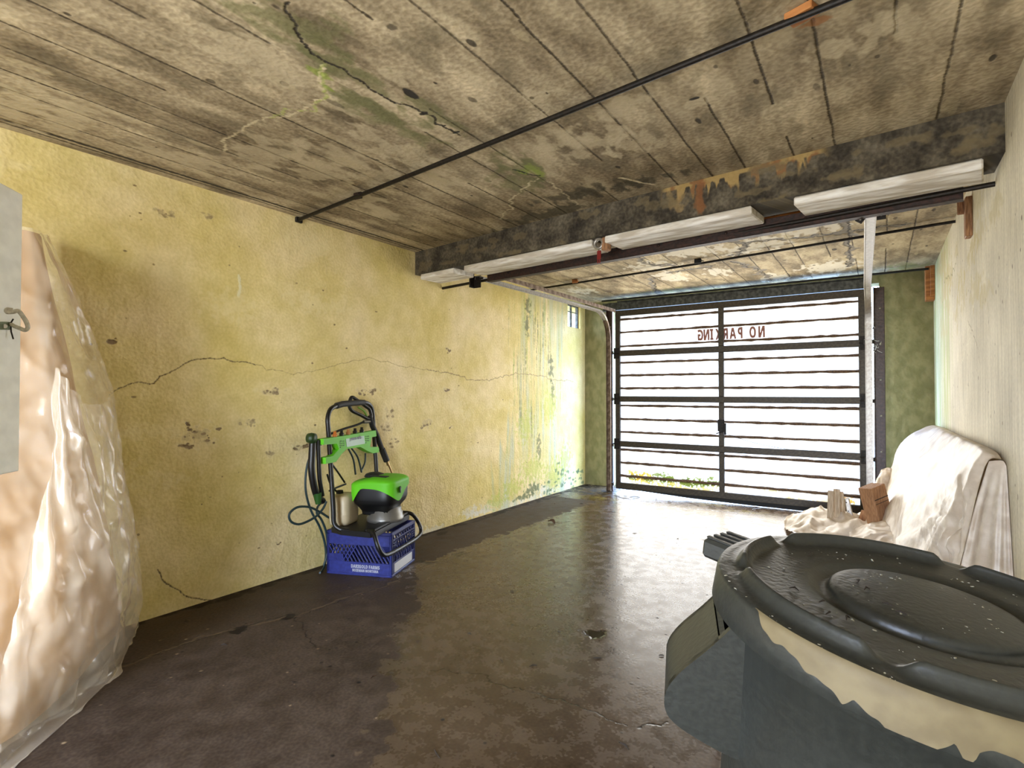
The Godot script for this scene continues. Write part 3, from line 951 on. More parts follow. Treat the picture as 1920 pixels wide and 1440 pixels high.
func build_room() -> void:
	var b := Build.new()
	var uw := func(p: Vector3) -> Vector2: return Vector2(-p.z / 6.7, (YC - p.y) / YC)
	b.mapped(Vector3(XL - 0.25, -0.1, -6.10), Vector3(XL, YC + 0.2, ZB + 0.2), uw)
	b.mapped(Vector3(XL - 0.25, -0.1, -6.447), Vector3(XL, 2.024, -6.10), uw)
	b.mapped(Vector3(XL - 0.25, 2.312, -6.447), Vector3(XL, YC + 0.2, -6.10), uw)
	b.mapped(Vector3(XL - 0.25, -0.1, ZF - 0.2), Vector3(XL, YC + 0.2, -6.447), uw)
	struct(b, "wall_left", M.wall_left)
	b = Build.new()
	b.mapped(Vector3(XR, -0.1, ZF - 0.2), Vector3(XR + 0.25, YC + 0.2, ZB + 0.2), uw)
	struct(b, "wall_right", M.wall_right)
	b = Build.new()
	b.box(Vector3(XL, -0.1, ZF - 0.2), Vector3(-2.87, YC + 0.2, ZF))
	b.box(Vector3(0.0, -0.1, ZF - 0.2), Vector3(XR, YC + 0.2, ZF))
	b.box(Vector3(-2.87, 2.29, ZF - 0.2), Vector3(0.0, YC + 0.2, ZF))
	struct(b, "wall_far", M.olive)
	b = Build.new()
	b.box(Vector3(XL, -0.1, ZB), Vector3(-1.75, YC + 0.2, ZB + 0.2))
	b.box(Vector3(-0.60, -0.1, ZB), Vector3(XR, YC + 0.2, ZB + 0.2))
	b.box(Vector3(-1.75, 2.10, ZB), Vector3(-0.60, YC + 0.2, ZB + 0.2))  # opening is out of view, placed to let light onto the near side
	struct(b, "wall_back", M.backwall)
	b = Build.new()
	var uf := func(p: Vector3) -> Vector2: return Vector2((p.x - XL) / 3.662, -p.z / 6.9)
	b.mapped(Vector3(XL, -0.12, ZF - 0.2), Vector3(XR, 0, ZB + 0.2), uf)
	struct(b, "floor", M.floor)
	b = Build.new()
	var uc := func(p: Vector3) -> Vector2: return Vector2((p.x - XL) / 3.662, -p.z / 6.7)
	b.mapped(Vector3(XL, YC, ZF - 0.0), Vector3(XR, YC + 0.2, ZB), uc)
	struct(b, "ceiling", M.ceiling)
	b = Build.new()
	b.box(Vector3(-14, -0.2, -26), Vector3(11, -0.02, ZF - 0.2))
	b.box(Vector3(-14, -0.2, ZB + 0.2), Vector3(11, -0.02, 12))
	struct(b, "driveway", M.drive)
	b = Build.new()
	b.box(Vector3(XL - 0.6, 2.42, ZF - 0.75), Vector3(XR + 0.6, 2.60, ZF - 0.2))  # unseen overhang outside, placed to darken the top row of door panels
	struct(b, "trim_unseen_eave", M.drive)
	# concrete beam across the ceiling, a little askew
	var o := Vector3(XL, 2.184, -3.385)
	var dx := Vector3(3.662, -0.010, 0.436).normalized()
	var dz := Vector3(-dx.z, 0, dx.x).normalized()      # towards the camera
	var fr := Transform3D(Basis(dx, dz.cross(dx), dz), o)
	b = Build.new()
	var ub := func(p: Vector3) -> Vector2:
		var q: Vector3 = fr.affine_inverse() * p
		return Vector2((q.x + q.z * 0.3) / 3.8, (0.192 - q.y) / 0.3)
	b.mapped(Vector3(0.0, 0, -0.26), Vector3(3.69, 0.2, 0), ub, fr)
	struct(b, "beam_ceiling", M.beam)
	# white-painted boards nailed under the beam
	var spans := [[0.06, 0.46], [0.56, 1.72], [1.82, 2.70], [2.90, 3.62]]
	var names := ["short whitewashed board under the concrete beam where it meets the yellow wall", "long whitewashed board under the concrete beam with a red line across its end", "flaking white board under the concrete beam between the pulley and a dark gap", "flaking white board under the concrete beam reaching to the right wall"]
	for i in spans.size():
		b = Build.new()
		var n := 14
		for k in n:          # slightly waney lower edges
			pass
		b.box(Vector3(spans[i][0], -0.045, -0.235), Vector3(spans[i][1], -0.001, -0.006 - 0.01 * (i % 2)), 0.006, fr)
		var bd := solo(b, "beam_board", M.white_wood, names[i], "board", "boards under the beam")
		if i == 1:
			b = Build.new()
			b.box(Vector3(0.5592, -0.030, -0.23), Vector3(0.5599, -0.026, -0.02), 0.0, fr)
			put(b, "chalk_line", M.red, bd)
	# steel angle and shaft behind the boards
	var ang := thing("steel_angle", "rusty brown steel angle running behind the boards under the beam", "steel angle")
	b = Build.new()
	b.box(Vector3(0.58, -0.085, -0.270), Vector3(3.55, -0.012, -0.262), 0.001, fr)
	put(b, "web", M.rust, ang)
	b = Build.new()
	b.box(Vector3(0.58, -0.090, -0.315), Vector3(3.55, -0.085, -0.262), 0.001, fr)
	put(b, "flange", M.rust, ang)
	for k in 7:
		b = Build.new()
		var q := fr * Vector3(0.8 + k * 0.42, -0.05, -0.262)
		b.lathe([Vector2(0, 0.008), Vector2(0.009, 0.007), Vector2(0.009, 0.0), Vector2(0.0, 0.0)], 6, Transform3D(Basis(dx, Vector3.UP.cross(dx) * -1.0, Vector3.UP).orthonormalized(), q))
		put(b, "bolt", M.rust, ang)
	b = Build.new()
	b.tube([Vector3(XL, 2.128, -3.735), Vector3(-0.3, 2.118, -3.300), Vector3(XR, 2.12, -3.195)], 0.012, 8)
	solo(b, "steel_shaft", M.steel_dark, "dark thin steel shaft running wall to wall just behind the beam", "rod")
	# rods under the ceiling
	b = Build.new()
	b.tube([Vector3(XL, 2.352, -2.262), Vector3(-1.4, 2.345, -2.03), Vector3(XR, 2.347, -1.797)], 0.0115, 8)
	var rod := solo(b, "ceiling_rod", M.steel_dark, "black steel tie rod under the stained ceiling in front of the beam", "rod", "tie rods under the ceiling")
	b = Build.new()
	b.box(Vector3(XL, 2.335, -2.29), Vector3(XL + 0.02, 2.37, -2.24), 0.004)
	put(b, "wall_plate", M.steel_dark, rod)
	b = Build.new()
	b.tube([Vector3(XL, 2.345, -5.235), Vector3(-1.4, 2.338, -4.97), Vector3(XR, 2.345, -4.705)], 0.0105, 8)
	solo(b, "ceiling_rod", M.steel_dark, "black steel tie rod under the whitened ceiling between the beam and the garage door", "rod", "tie rods under the ceiling")
	# hangers for the rods
	for q in [[668, 366, "small rusty hanger holding the rod near the yellow wall", M.rust], [1077, 527, "small copper-brown hanger on the rod between the beam and the door", M.orange_wood], [1308, 489, "black square hanger on the rod beyond the beam", M.black_matte]]:
		var at := on_y(q[0], q[1], 2.355)
		var hg := thing("rod_hanger", q[2], "hanger", at, 0.12)
		b = Build.new()
		b.box(Vector3(-0.03, -0.018, -0.022), Vector3(0.03, 0.02, -0.006), 0.003)
		put(b, "plate", q[3], hg)
		b = Build.new()
		b.bar(Vector3(0.0, 0.015, -0.01), Vector3(0.05, -0.012, 0.02), 0.02, 0.006, 0.001)
		put(b, "strap", q[3], hg)
	# timber batten on the ceiling behind the beam
	b = Build.new()
	b.bar(on_y(1330, 437, 2.35) , on_y(1800, 349, 2.35), 0.09, 0.048, 0.004)
	solo(b, "ceiling_batten", M.orange_wood, "orange-brown timber batten fixed to the ceiling behind the beam", "batten")
	# formwork board end sticking through the ceiling near the first rod
	b = Build.new()
	b.bar(on_y(1478, 40, 2.362), on_y(1530, 12, 2.362), 0.06, 0.024, 0.003)
	solo(b, "wood_offcut", M.orange_wood, "small orange wood offcut wedged beside the rod under the ceiling", "wood block")
	# blocks on the right wall
	var wb := on_x(1752, 512, XR - 0.02)
	b = Build.new()
	b.box(Vector3(XR - 0.07, wb.y - 0.20, -6.52), Vector3(XR + 0.0, wb.y + 0.17, -6.40), 0.004)
	b.box(Vector3(XR - 0.035, wb.y - 0.17, -6.40), Vector3(XR + 0.0, wb.y + 0.17, -6.375), 0.003)
	solo(b, "wall_block", M.orange_wood, "orange-brown wooden block on the right wall by the far corner", "wood block")
	b = Build.new()
	b.box(Vector3(XR - 0.03, 2.06, -3.98), Vector3(XR, 2.28, -3.90), 0.004)
	b.box(Vector3(XR - 0.06, 2.20, -3.975), Vector3(XR, 2.27, -3.955), 0.002)
	solo(b, "wall_cleat", M.wood_brown, "short brown wooden cleat on the right wall behind the beam", "wood block")
	# pulley and red tag under the beam
	var pu := thing("pulley", "pale eye pulley with a small red tag hanging under the beam", "pulley", fr * Vector3(1.765, -0.035, -0.03), atan2(-dx.z, dx.x))
	b = Build.new()
	var ring := []
	for k in 20:
		ring.append(Vector3(cos(TAU * k / 20) * 0.03, sin(TAU * k / 20) * 0.03, 0))
	b.tube(ring, 0.011, 8, true)
	put(b, "ring", M.galv, pu)
	b = Build.new()
	b.box(Vector3(0.02, -0.05, -0.05), Vector3(0.065, 0.034, 0.01), 0.008)
	put(b, "block", M.wood_brown, pu)
	b = Build.new()
	b.box(Vector3(-0.012, -0.10, -0.004), Vector3(0.016, -0.045, 0.004), 0.002)
	b.box(Vector3(-0.010, -0.125, -0.003), Vector3(-0.004, -0.10, 0.003), 0.0)
	b.box(Vector3(0.004, -0.125, -0.003), Vector3(0.010, -0.10, 0.003), 0.0)
	b.tube([Vector3(0, -0.03, 0), Vector3(0, -0.05, 0)], 0.003, 6)
	put(b, "red_tag", M.red, pu)
	# window high in the left wall
	var wz0 := -6.447
	var wz1 := -6.10
	b = Build.new()
	for e in [[Vector3(XL - 0.07, 2.024, wz0), Vector3(XL - 0.03, 2.312, wz0 + 0.012)], [Vector3(XL - 0.07, 2.024, wz1 - 0.012), Vector3(XL - 0.03, 2.312, wz1)], [Vector3(XL - 0.07, 2.024, wz0 + 0.012), Vector3(XL - 0.03, 2.034, wz1 - 0.012)], [Vector3(XL - 0.07, 2.302, wz0 + 0.012), Vector3(XL - 0.03, 2.312, wz1 - 0.012)], [Vector3(XL - 0.065, 2.034, -6.281), Vector3(XL - 0.035, 2.302, -6.269)], [Vector3(XL - 0.064, 2.226, wz0 + 0.012), Vector3(XL - 0.036, 2.234, wz1 - 0.012)]]:
		b.box(e[0], e[1], 0.003)
	var win := struct(b, "window_1", M.header_grey)
	for e in [[wz0 + 0.012, -6.281], [-6.269, wz1 - 0.012]]:
		b = Build.new()
		b.box(Vector3(XL - 0.053, 2.034, e[0]), Vector3(XL - 0.049, 2.302, e[1]))
		put(b, "pane", M.glass, win)

func build_door() -> void:
	var k := ZD / -6.40      # sizes were read on the plane 6.40 m away
	var ys := []
	for y in [2.195, 1.682, 1.121, 0.572, 0.045]:
		ys.append(1.2 + (y - 1.2) * k)
	var ribs := [[2.10, 1.94, 1.77], [1.567, 1.41, 1.252], [1.04, 0.875, 0.715], [0.50, 0.34, 0.18]]
	for r in ribs:
		for i in 3:
			r[i] = 1.2 + (r[i] - 1.2) * k
	var x0 := -2.715 * k
	var x1 := -0.105 * k
	var xm := -1.465 * k
	var d := thing("garage_door", "sectional garage door of glowing translucent panels in a dark brown frame", "garage door", Vector3((x0 + x1) / 2, 0, ZD))
	var cx := (x0 + x1) / 2
	var xs := [[x0 + 0.045, xm - 0.025], [xm + 0.025, x1 - 0.055]]
	for s in 4:
		var yt: float = ys[s]
		var yb: float = ys[s + 1]
		for e in 2:
			var xa: float = xs[e][0] - 0.01 - cx
			var xb: float = xs[e][1] + 0.01 - cx
			# clapboard-shaped translucent sheet
			var prof := [Vector2(yt, -0.004)]
			for r in ribs[s]:
				prof.append(Vector2(r + 0.008, -0.022))
				prof.append(Vector2(r - 0.006, -0.004))
			prof.append(Vector2(yb, -0.020))
			var b := Build.new()
			b.flat()
			for i in prof.size() - 1:
				var p: Vector2 = prof[i]
				var q: Vector2 = prof[i + 1]
				var va := (yt - p.x) / 0.55
				var vb := (yt - q.x) / 0.55
				var A := Vector3(xa, p.x, p.y)
				var B := Vector3(xb, p.x, p.y)
				var Cc := Vector3(xb, q.x, q.y)
				var D := Vector3(xa, q.x, q.y)
				b.v(A, Vector2(0, va)); b.v(B, Vector2(1, va)); b.v(Cc, Vector2(1, vb))
				b.v(A, Vector2(0, va)); b.v(Cc, Vector2(1, vb)); b.v(D, Vector2(0, vb))
			put(b, "panel", fibreglass(200 + s * 20 + e * 7, (1 if e == 0 else 2) if s == 3 else 0), d)
			for r in ribs[s]:
				b = Build.new()
				var n := 22
				b.smooth(1)
				var prev := []
				for m in n + 1:
					var x := lerpf(xa, xb, float(m) / n)
					var t := 0.011 + 0.008 * rng.randf()
					var dy := rng.randf_range(-0.002, 0.002)
					var ring := [Vector3(x, r + t + dy, -0.022), Vector3(x, r + 0.004 + dy, -0.002), Vector3(x, r - t * 0.7 + dy, -0.003), Vector3(x, r - t + dy, -0.020)]
					if m > 0:
						for z in 4:
							b.quad(prev[z], prev[(z + 1) % 4], ring[(z + 1) % 4], ring[z])
					prev = ring
				put(b, "rib", M.dirt_rib, d)
	# rails: top, three meeting rails (each two halves of neighbouring sections) and the bottom
	for s in 5:
		var b := Build.new()
		var hh := 0.034
		var y: float = ys[s] - (0.02 if s == 0 else 0.0) + (0.018 if s == 4 else 0.0)
		b.box(Vector3(x0 - cx, y - hh, -0.012), Vector3(x1 - cx, y + hh, 0.032), 0.004)
		if s > 0 and s < 4:
			b.box(Vector3(x0 - cx, y - 0.004, 0.030), Vector3(x1 - cx, y + 0.002, 0.0335))
		put(b, "rail", M.frame_brown, d)
	for s in 4:
		for e in [[x0, x0 + 0.055], [xm - 0.027, xm + 0.027], [x1 - 0.065, x1]]:
			var b := Build.new()
			b.box(Vector3(e[0] - cx, ys[s + 1] + 0.034, -0.010), Vector3(e[1] - cx, ys[s] - 0.034, 0.030), 0.004)
			put(b, "stile", M.frame_brown, d)
	# hinges and rollers at the sides
	for s in range(1, 4):
		for e in [x0 + 0.02, x1 - 0.02]:
			var b := Build.new()
			b.box(Vector3(e - cx - 0.035, ys[s] - 0.065, 0.032), Vector3(e - cx + 0.035, ys[s] + 0.065, 0.040), 0.003)
			b.tube([Vector3(e - cx - 0.04, ys[s], 0.044), Vector3(e - cx + 0.04, ys[s], 0.044)], 0.008, 8)
			put(b, "hinge", M.steel_dark, d)
	# lock on the centre stile
	var lk := Build.new()
	lk.box(Vector3(xm - 0.035 - cx, 0.777, 0.030), Vector3(xm + 0.035 - cx, 0.905, 0.050), 0.004)
	var lock := put(lk, "lock", M.steel_dark, d)
	lk = Build.new()
	lk.bar(Vector3(xm - 0.05 - cx, 0.752, 0.055), Vector3(xm + 0.04 - cx, 0.782, 0.055), 0.012, 0.012, 0.003)
	lk.box(Vector3(xm + 0.033 - cx, 0.742, 0.030), Vector3(xm + 0.053 - cx, 0.867, 0.045), 0.003)
	put(lk, "handle", M.steel_dark, lock)
	lk = Build.new()
	var c0 := Vector3(xm + 0.045 - cx, 0.757, 0.045)
	var c1 := Vector3(-0.79 - cx, 0.62, 0.04)
	var cp := []
	for m in 11:
		cp.append(c0.lerp(c1, m / 10.0) - Vector3(0, 0.02 * sin(PI * m / 10.0), 0))
	cp.append(c1 + Vector3(0.5, -0.004, 0.0))
	lk.tube(cp, 0.003, 5)
	put(lk, "lock_cord", M.steel_dark, d)
	# stencilled words on the outside, read backwards from in here
	var words := [["N", -1.052], ["O", -1.142], ["P", -1.268], ["A", -1.345], ["R", -1.420], ["K", -1.495], ["I", -1.570], ["N", -1.628], ["G", -1.698]]
	for wd in words:
		var tm := TextMesh.new()
		tm.font = bold_font()
		tm.text = wd[0]
		tm.font_size = 24
		tm.pixel_size = 0.0068
		tm.depth = 0.003
		var lt := put_mesh(tm, "stencil_letter", M.letter, d)
		lt.position = Vector3(wd[1] * k - cx, 1.2 + 0.650 * k, -0.0125)
		lt.scale = Vector3(-0.60, 1.0, 1.0)
		lt.rotation.x = atan2(0.018, 0.17)
	var sl := Build.new()
	sl.prism(PackedVector2Array([Vector2(x0 - cx, ys[4] - 0.016), Vector2(x1 - cx, ys[4] - 0.016), Vector2(x1 - cx, 0.002), Vector2(xm + 0.3 - cx, 0.003), Vector2(xm - 0.35 - cx, 0.012), Vector2(x0 + 0.3 - cx, ys[4] - 0.026), Vector2(x0 - cx, ys[4] - 0.026)]), 0.012, Transform3D(Basis.IDENTITY, Vector3(0, 0, 0.004)))
	put(sl, "bottom_seal", M.black_matte, d)
	# header, posts
	var b := Build.new()
	b.box(Vector3(-2.86, 2.206, ZD - 0.10), Vector3(-0.06, 2.302, ZD - 0.014), 0.004)
	b.box(Vector3(-2.66, 2.302, ZD - 0.04), Vector3(-0.06, 2.314, ZD + 0.01), 0.002)
	var hd := solo(b, "door_header", M.header_grey, "scratched grey steel header across the top of the garage door", "header")
	b = Build.new()
	b.tube([Vector3(-2.86, 2.332, ZD), Vector3(0.38, 2.332, ZD)], 0.011, 8)
	put(b, "shaft", M.black_matte, hd)
	for e in [[-2.782, -2.712, "left"], [-0.048, 0.042, "right"]]:
		b = Build.new()
		b.box(Vector3(e[0], 0, ZD - 0.012), Vector3(e[1], 2.20, ZD + 0.026), 0.004)
		b.box(Vector3(e[0], 0, ZD + 0.026), Vector3(e[0] + 0.010, 2.20, ZD + 0.060), 0.002)
		var txt := "brown painted steel door post beside the window corner" if e[2] == "left" else "brown painted steel door post beside the plastic-covered heap"
		var po := solo(b, "door_post", M.brown_paint, txt, "post", "posts of the garage door")
		for m in 6:
			b = Build.new()
			b.lathe([Vector2(0, 0.008), Vector2(0.010, 0.006), Vector2(0.011, 0.0), Vector2(0, 0)], 6, Transform3D(Basis(Vector3.RIGHT, Vector3.BACK, Vector3.DOWN), Vector3((e[0] + e[1]) / 2 + 0.008, 0.3 + m * 0.34, ZD + 0.026)))
			put(b, "bolt", M.galv, po)
	# tracks
	var chan := [Vector2(-0.028, 0.0), Vector2(0.028, 0.0), Vector2(0.028, 0.024), Vector2(0.023, 0.024), Vector2(0.023, 0.004), Vector2(-0.023, 0.004), Vector2(-0.023, 0.024), Vector2(-0.028, 0.024)]
	for e in 2:
		var x := -2.722 if e == 0 else -0.086
		var xn := -2.755 if e == 0 else -0.032
		var zn := -3.62 if e == 0 else -3.36
		var label := "galvanised door track curving from the left side of the garage door to the beam" if e == 0 else "galvanised door track curving from the right side of the garage door to the beam"
		var tr := thing("door_track", label, "door track", Vector3.ZERO, 0.0, "tracks of the garage door")
		var pts := []
		var R := 0.34
		var zv := ZD + 0.105
		var yt := 2.165
		pts.append(Vector3(xn, yt - 0.005, zn))
		pts.append(Vector3(lerpf(xn, x, 0.5), yt, (zn + zv + R) / 2))
		for m in 13:
			var a := PI / 2 * m / 12
			pts.append(Vector3(x, yt - R + R * cos(a), zv + R - R * sin(a)))
		pts.append(Vector3(x, 0.02, zv))
		b = Build.new()
		sweep(b, chan, pts.slice(0, 9), Vector3.RIGHT)
		put(b, "horizontal_track", M.galv, tr)
		b = Build.new()
		sweep(b, chan, pts.slice(8), Vector3.RIGHT)
		put(b, "vertical_track", M.galv_rusty if e == 0 else M.galv, tr)
		# rusty stiffening angle beside the horizontal run
		if e == 0:
			b = Build.new()
			b.bar(Vector3(-2.715, 2.20, -3.66), Vector3(-2.672, 2.20, ZD + 0.08), 0.05, 0.006, 0.001)
			b.bar(Vector3(-2.685, 2.185, -3.66), Vector3(-2.648, 2.185, ZD + 0.08), 0.005, 0.04, 0.001)
			put(b, "stiffening_angle", M.galv_rusty, tr)
		for y in [0.10, 0.57, 1.12, 1.68]:
			b = Build.new()
			b.box(Vector3(x - 0.04, y - 0.02, zv - 0.045), Vector3(x + 0.04, y + 0.02, zv - 0.001), 0.003)
			put(b, "bracket", M.steel_dark, tr)
		# hanger of perforated angle at the beam end
		b = Build.new()
		if e == 0:
			b.box(Vector3(xn - 0.05, yt - 0.10, zn - 0.01), Vector3(xn - 0.04, yt + 0.02, zn + 0.05), 0.002)
			b.box(Vector3(xn - 0.05, yt - 0.10, zn - 0.01), Vector3(xn + 0.03, yt + 0.0, zn - 0.004), 0.002)
			b.box(Vector3(xn + 0.02, yt - 0.035, zn + 0.0), Vector3(xn + 0.06, yt - 0.02, zn + 0.006), 0.001)
		else:
			b.bar(Vector3(xn - 0.055, yt - 0.09, zn + 0.02), Vector3(xn + 0.02, yt + 0.01, zn + 0.02), 0.035, 0.004, 0.001, Vector3(0, 0, 1))
			b.bar(Vector3(xn + 0.045, yt - 0.09, zn + 0.01), Vector3(xn + 0.045, yt + 0.02, zn + 0.01), 0.04, 0.004, 0.001, Vector3(0, 0, 1))
		var hg := put(b, "hanger", M.steel_dark, tr)
		if e == 1:
			for kk in [[-0.045, -0.077], [-0.015, -0.037], [0.045, -0.07], [0.045, -0.03]]:
				b = Build.new()
				b.lathe([Vector2(0, 0.002), Vector2(0.0055, 0.002), Vector2(0.0055, 0.0), Vector2(0, 0)], 10, Transform3D(Basis(Vector3.RIGHT, Vector3.BACK, Vector3.DOWN), Vector3(xn + kk[0], yt + kk[1], zn + 0.0235)))
				put(b, "bolt_head", M.galv, hg)

func bold_font() -> Font:
	var f := SystemFont.new()
	f.font_names = PackedStringArray(["Droid Sans"])
	f.font_weight = 700
	var v := FontVariation.new()
	v.base_font = f
	v.variation_embolden = 0.7
	return v

# ---------------------------------------------------------------- things
func text_on(parent: Node3D, called: String, words: String, size: float, at: Vector3, turn: Basis, m: Material, wide := 1.0) -> MeshInstance3D:
	var tm := TextMesh.new()
	tm.font = bold_font()
	tm.text = words
	tm.font_size = 24
	tm.pixel_size = size / 24.0
	tm.depth = 0.0008
	var o := put_mesh(tm, called, m, parent)
	o.transform = Transform3D(turn * Basis.from_scale(Vector3(wide, 1, 1)), at)
	return o

const CRATE_AT := Vector3(-2.921, 0, -2.648)
const CRATE_TURN := 0.370     # radians about the vertical

func build_crate() -> void:
	var cr := thing("milk_crate", "blue plastic milk crate standing under the pressure washer", "crate", CRATE_AT, CRATE_TURN)
	var hx := 0.2335
	var hz := 0.1945
	var ht := 0.288
	# four moulded sides: [half length, transform from side plane (x along, y up, z outwards)]
	var sides := [[hx, Transform3D(Basis(Vector3.RIGHT, Vector3.UP, Vector3.BACK), Vector3(0, 0, hz))], [hx, Transform3D(Basis(Vector3.LEFT, Vector3.UP, Vector3.FORWARD), Vector3(0, 0, -hz))], [hz, Transform3D(Basis(Vector3.FORWARD, Vector3.UP, Vector3.RIGHT), Vector3(hx, 0, 0))], [hz, Transform3D(Basis(Vector3.BACK, Vector3.UP, Vector3.LEFT), Vector3(-hx, 0, 0))]]
	for s in 4:
		var L: float = sides[s][0]
		var xf: Transform3D = sides[s][1]
		var b := Build.new()
		var t := 0.009
		# rims, posts, bands
		b.box(Vector3(-L, ht - 0.020, -0.018), Vector3(L, ht, 0.0), 0.003, xf)
		b.box(Vector3(-L, 0.0, -0.016), Vector3(L, 0.016, 0.0), 0.003, xf)
		b.box(Vector3(-L, 0.016, -0.016), Vector3(-L + 0.018, ht - 0.020, 0.0), 0.003, xf)
		b.box(Vector3(L - 0.018, 0.016, -0.016), Vector3(L, ht - 0.020, 0.0), 0.003, xf)
		var y0 := 0.088
		var y1 := 0.268
		if s < 2:     # long side: deep solid top band, diamond openings, slanting bars, solid foot
			b.box(Vector3(-L + 0.018, 0.198, -0.011), Vector3(L - 0.018, 0.268, -0.002), 0.002, xf)
			b.box(Vector3(-L + 0.018, 0.014, -0.011), Vector3(L - 0.018, 0.088, -0.002), 0.002, xf)
			b.box(Vector3(-L + 0.018, 0.088, -0.011), Vector3(-L + 0.12, 0.135, -0.002), 0.002, xf)
			y1 = 0.200
			var n := 15
			for k in n:
				var x := lerpf(-L + 0.03, L - 0.03, (k + 0.5) / n)
				var r := 0.035
				b.bar(xf * Vector3(x - r, y1, -0.006), xf * Vector3(x + r, y0, -0.006), 0.006, 0.008, 0.0, xf.basis.z)
				if k < 6:
					b.bar(xf * Vector3(x + r, y1, -0.006), xf * Vector3(x - r, y0, -0.006), 0.006, 0.007, 0.0, xf.basis.z)
		else:         # short side: fine lattice
			b.box(Vector3(-L + 0.018, 0.084, -0.009), Vector3(L - 0.018, 0.092, 0.0), 0.001, xf)
			b.box(Vector3(-L + 0.018, 0.235, -0.009), Vector3(L - 0.018, 0.241, 0.0), 0.001, xf)
			b.box(Vector3(-L + 0.018, 0.150, -0.009), Vector3(L - 0.018, 0.155, 0.0), 0.001, xf)
			var n := 9
			for k in n:
				var x := lerpf(-L + 0.02, L - 0.02, (k + 0.5) / n)
				var r := 0.052
				b.bar(xf * Vector3(clampf(x - r, -L + 0.01, L - 0.01), 0.268, -0.005), xf * Vector3(clampf(x + r, -L + 0.01, L - 0.01), y0, -0.005), 0.0045, 0.008, 0.0, xf.basis.z)
				b.bar(xf * Vector3(clampf(x + r, -L + 0.01, L - 0.01), 0.268, -0.005), xf * Vector3(clampf(x - r, -L + 0.01, L - 0.01), y0, -0.005), 0.0045, 0.008, 0.0, xf.basis.z)
			for k in 5:
				var y := 0.168 + k * 0.016
				b.box(Vector3(-L + 0.018, y, -0.008), Vector3(-L + 0.055, y + 0.004, 0.0), 0.0, xf)
				b.box(Vector3(L - 0.055, y, -0.008), Vector3(L - 0.018, y + 0.004, 0.0), 0.0, xf)
			b.box(Vector3(-L + 0.018, 0.014, -0.012), Vector3(L - 0.018, 0.086, -0.004), 0.002, xf)
		var sd := put(b, "side", M.blue, cr)
		if s == 2:
			b = Build.new()
			b.box(Vector3(-L + 0.045, 0.022, -0.004), Vector3(L - 0.055, 0.080, -0.0015), 0.001, xf)
			put(b, "paper_label", M.label_white, sd)
		if s == 0:
			text_on(sd, "moulded_text", "DARIGOLD FARMS", 0.030, xf * Vector3(0.045, 0.060, -0.0012), xf.basis, M.ink_grey, 0.78)
			text_on(sd, "moulded_text", "BOZEMAN MONTANA", 0.023, xf * Vector3(0.045, 0.034, -0.0012), xf.basis, M.ink_grey, 0.78)
	var b := Build.new()
	for k in 8:
		var x := lerpf(-hx + 0.02, hx - 0.02, k / 7.0)
		b.box(Vector3(x - 0.006, 0.004, -hz + 0.016), Vector3(x + 0.006, 0.012, hz - 0.016), 0.001)
	for k in 7:
		var z := lerpf(-hz + 0.02, hz - 0.02, k / 6.0)
		b.box(Vector3(-hx + 0.016, 0.004, z - 0.006), Vector3(hx - 0.016, 0.0115, z + 0.006), 0.001)
	put(b, "base", M.blue, cr)

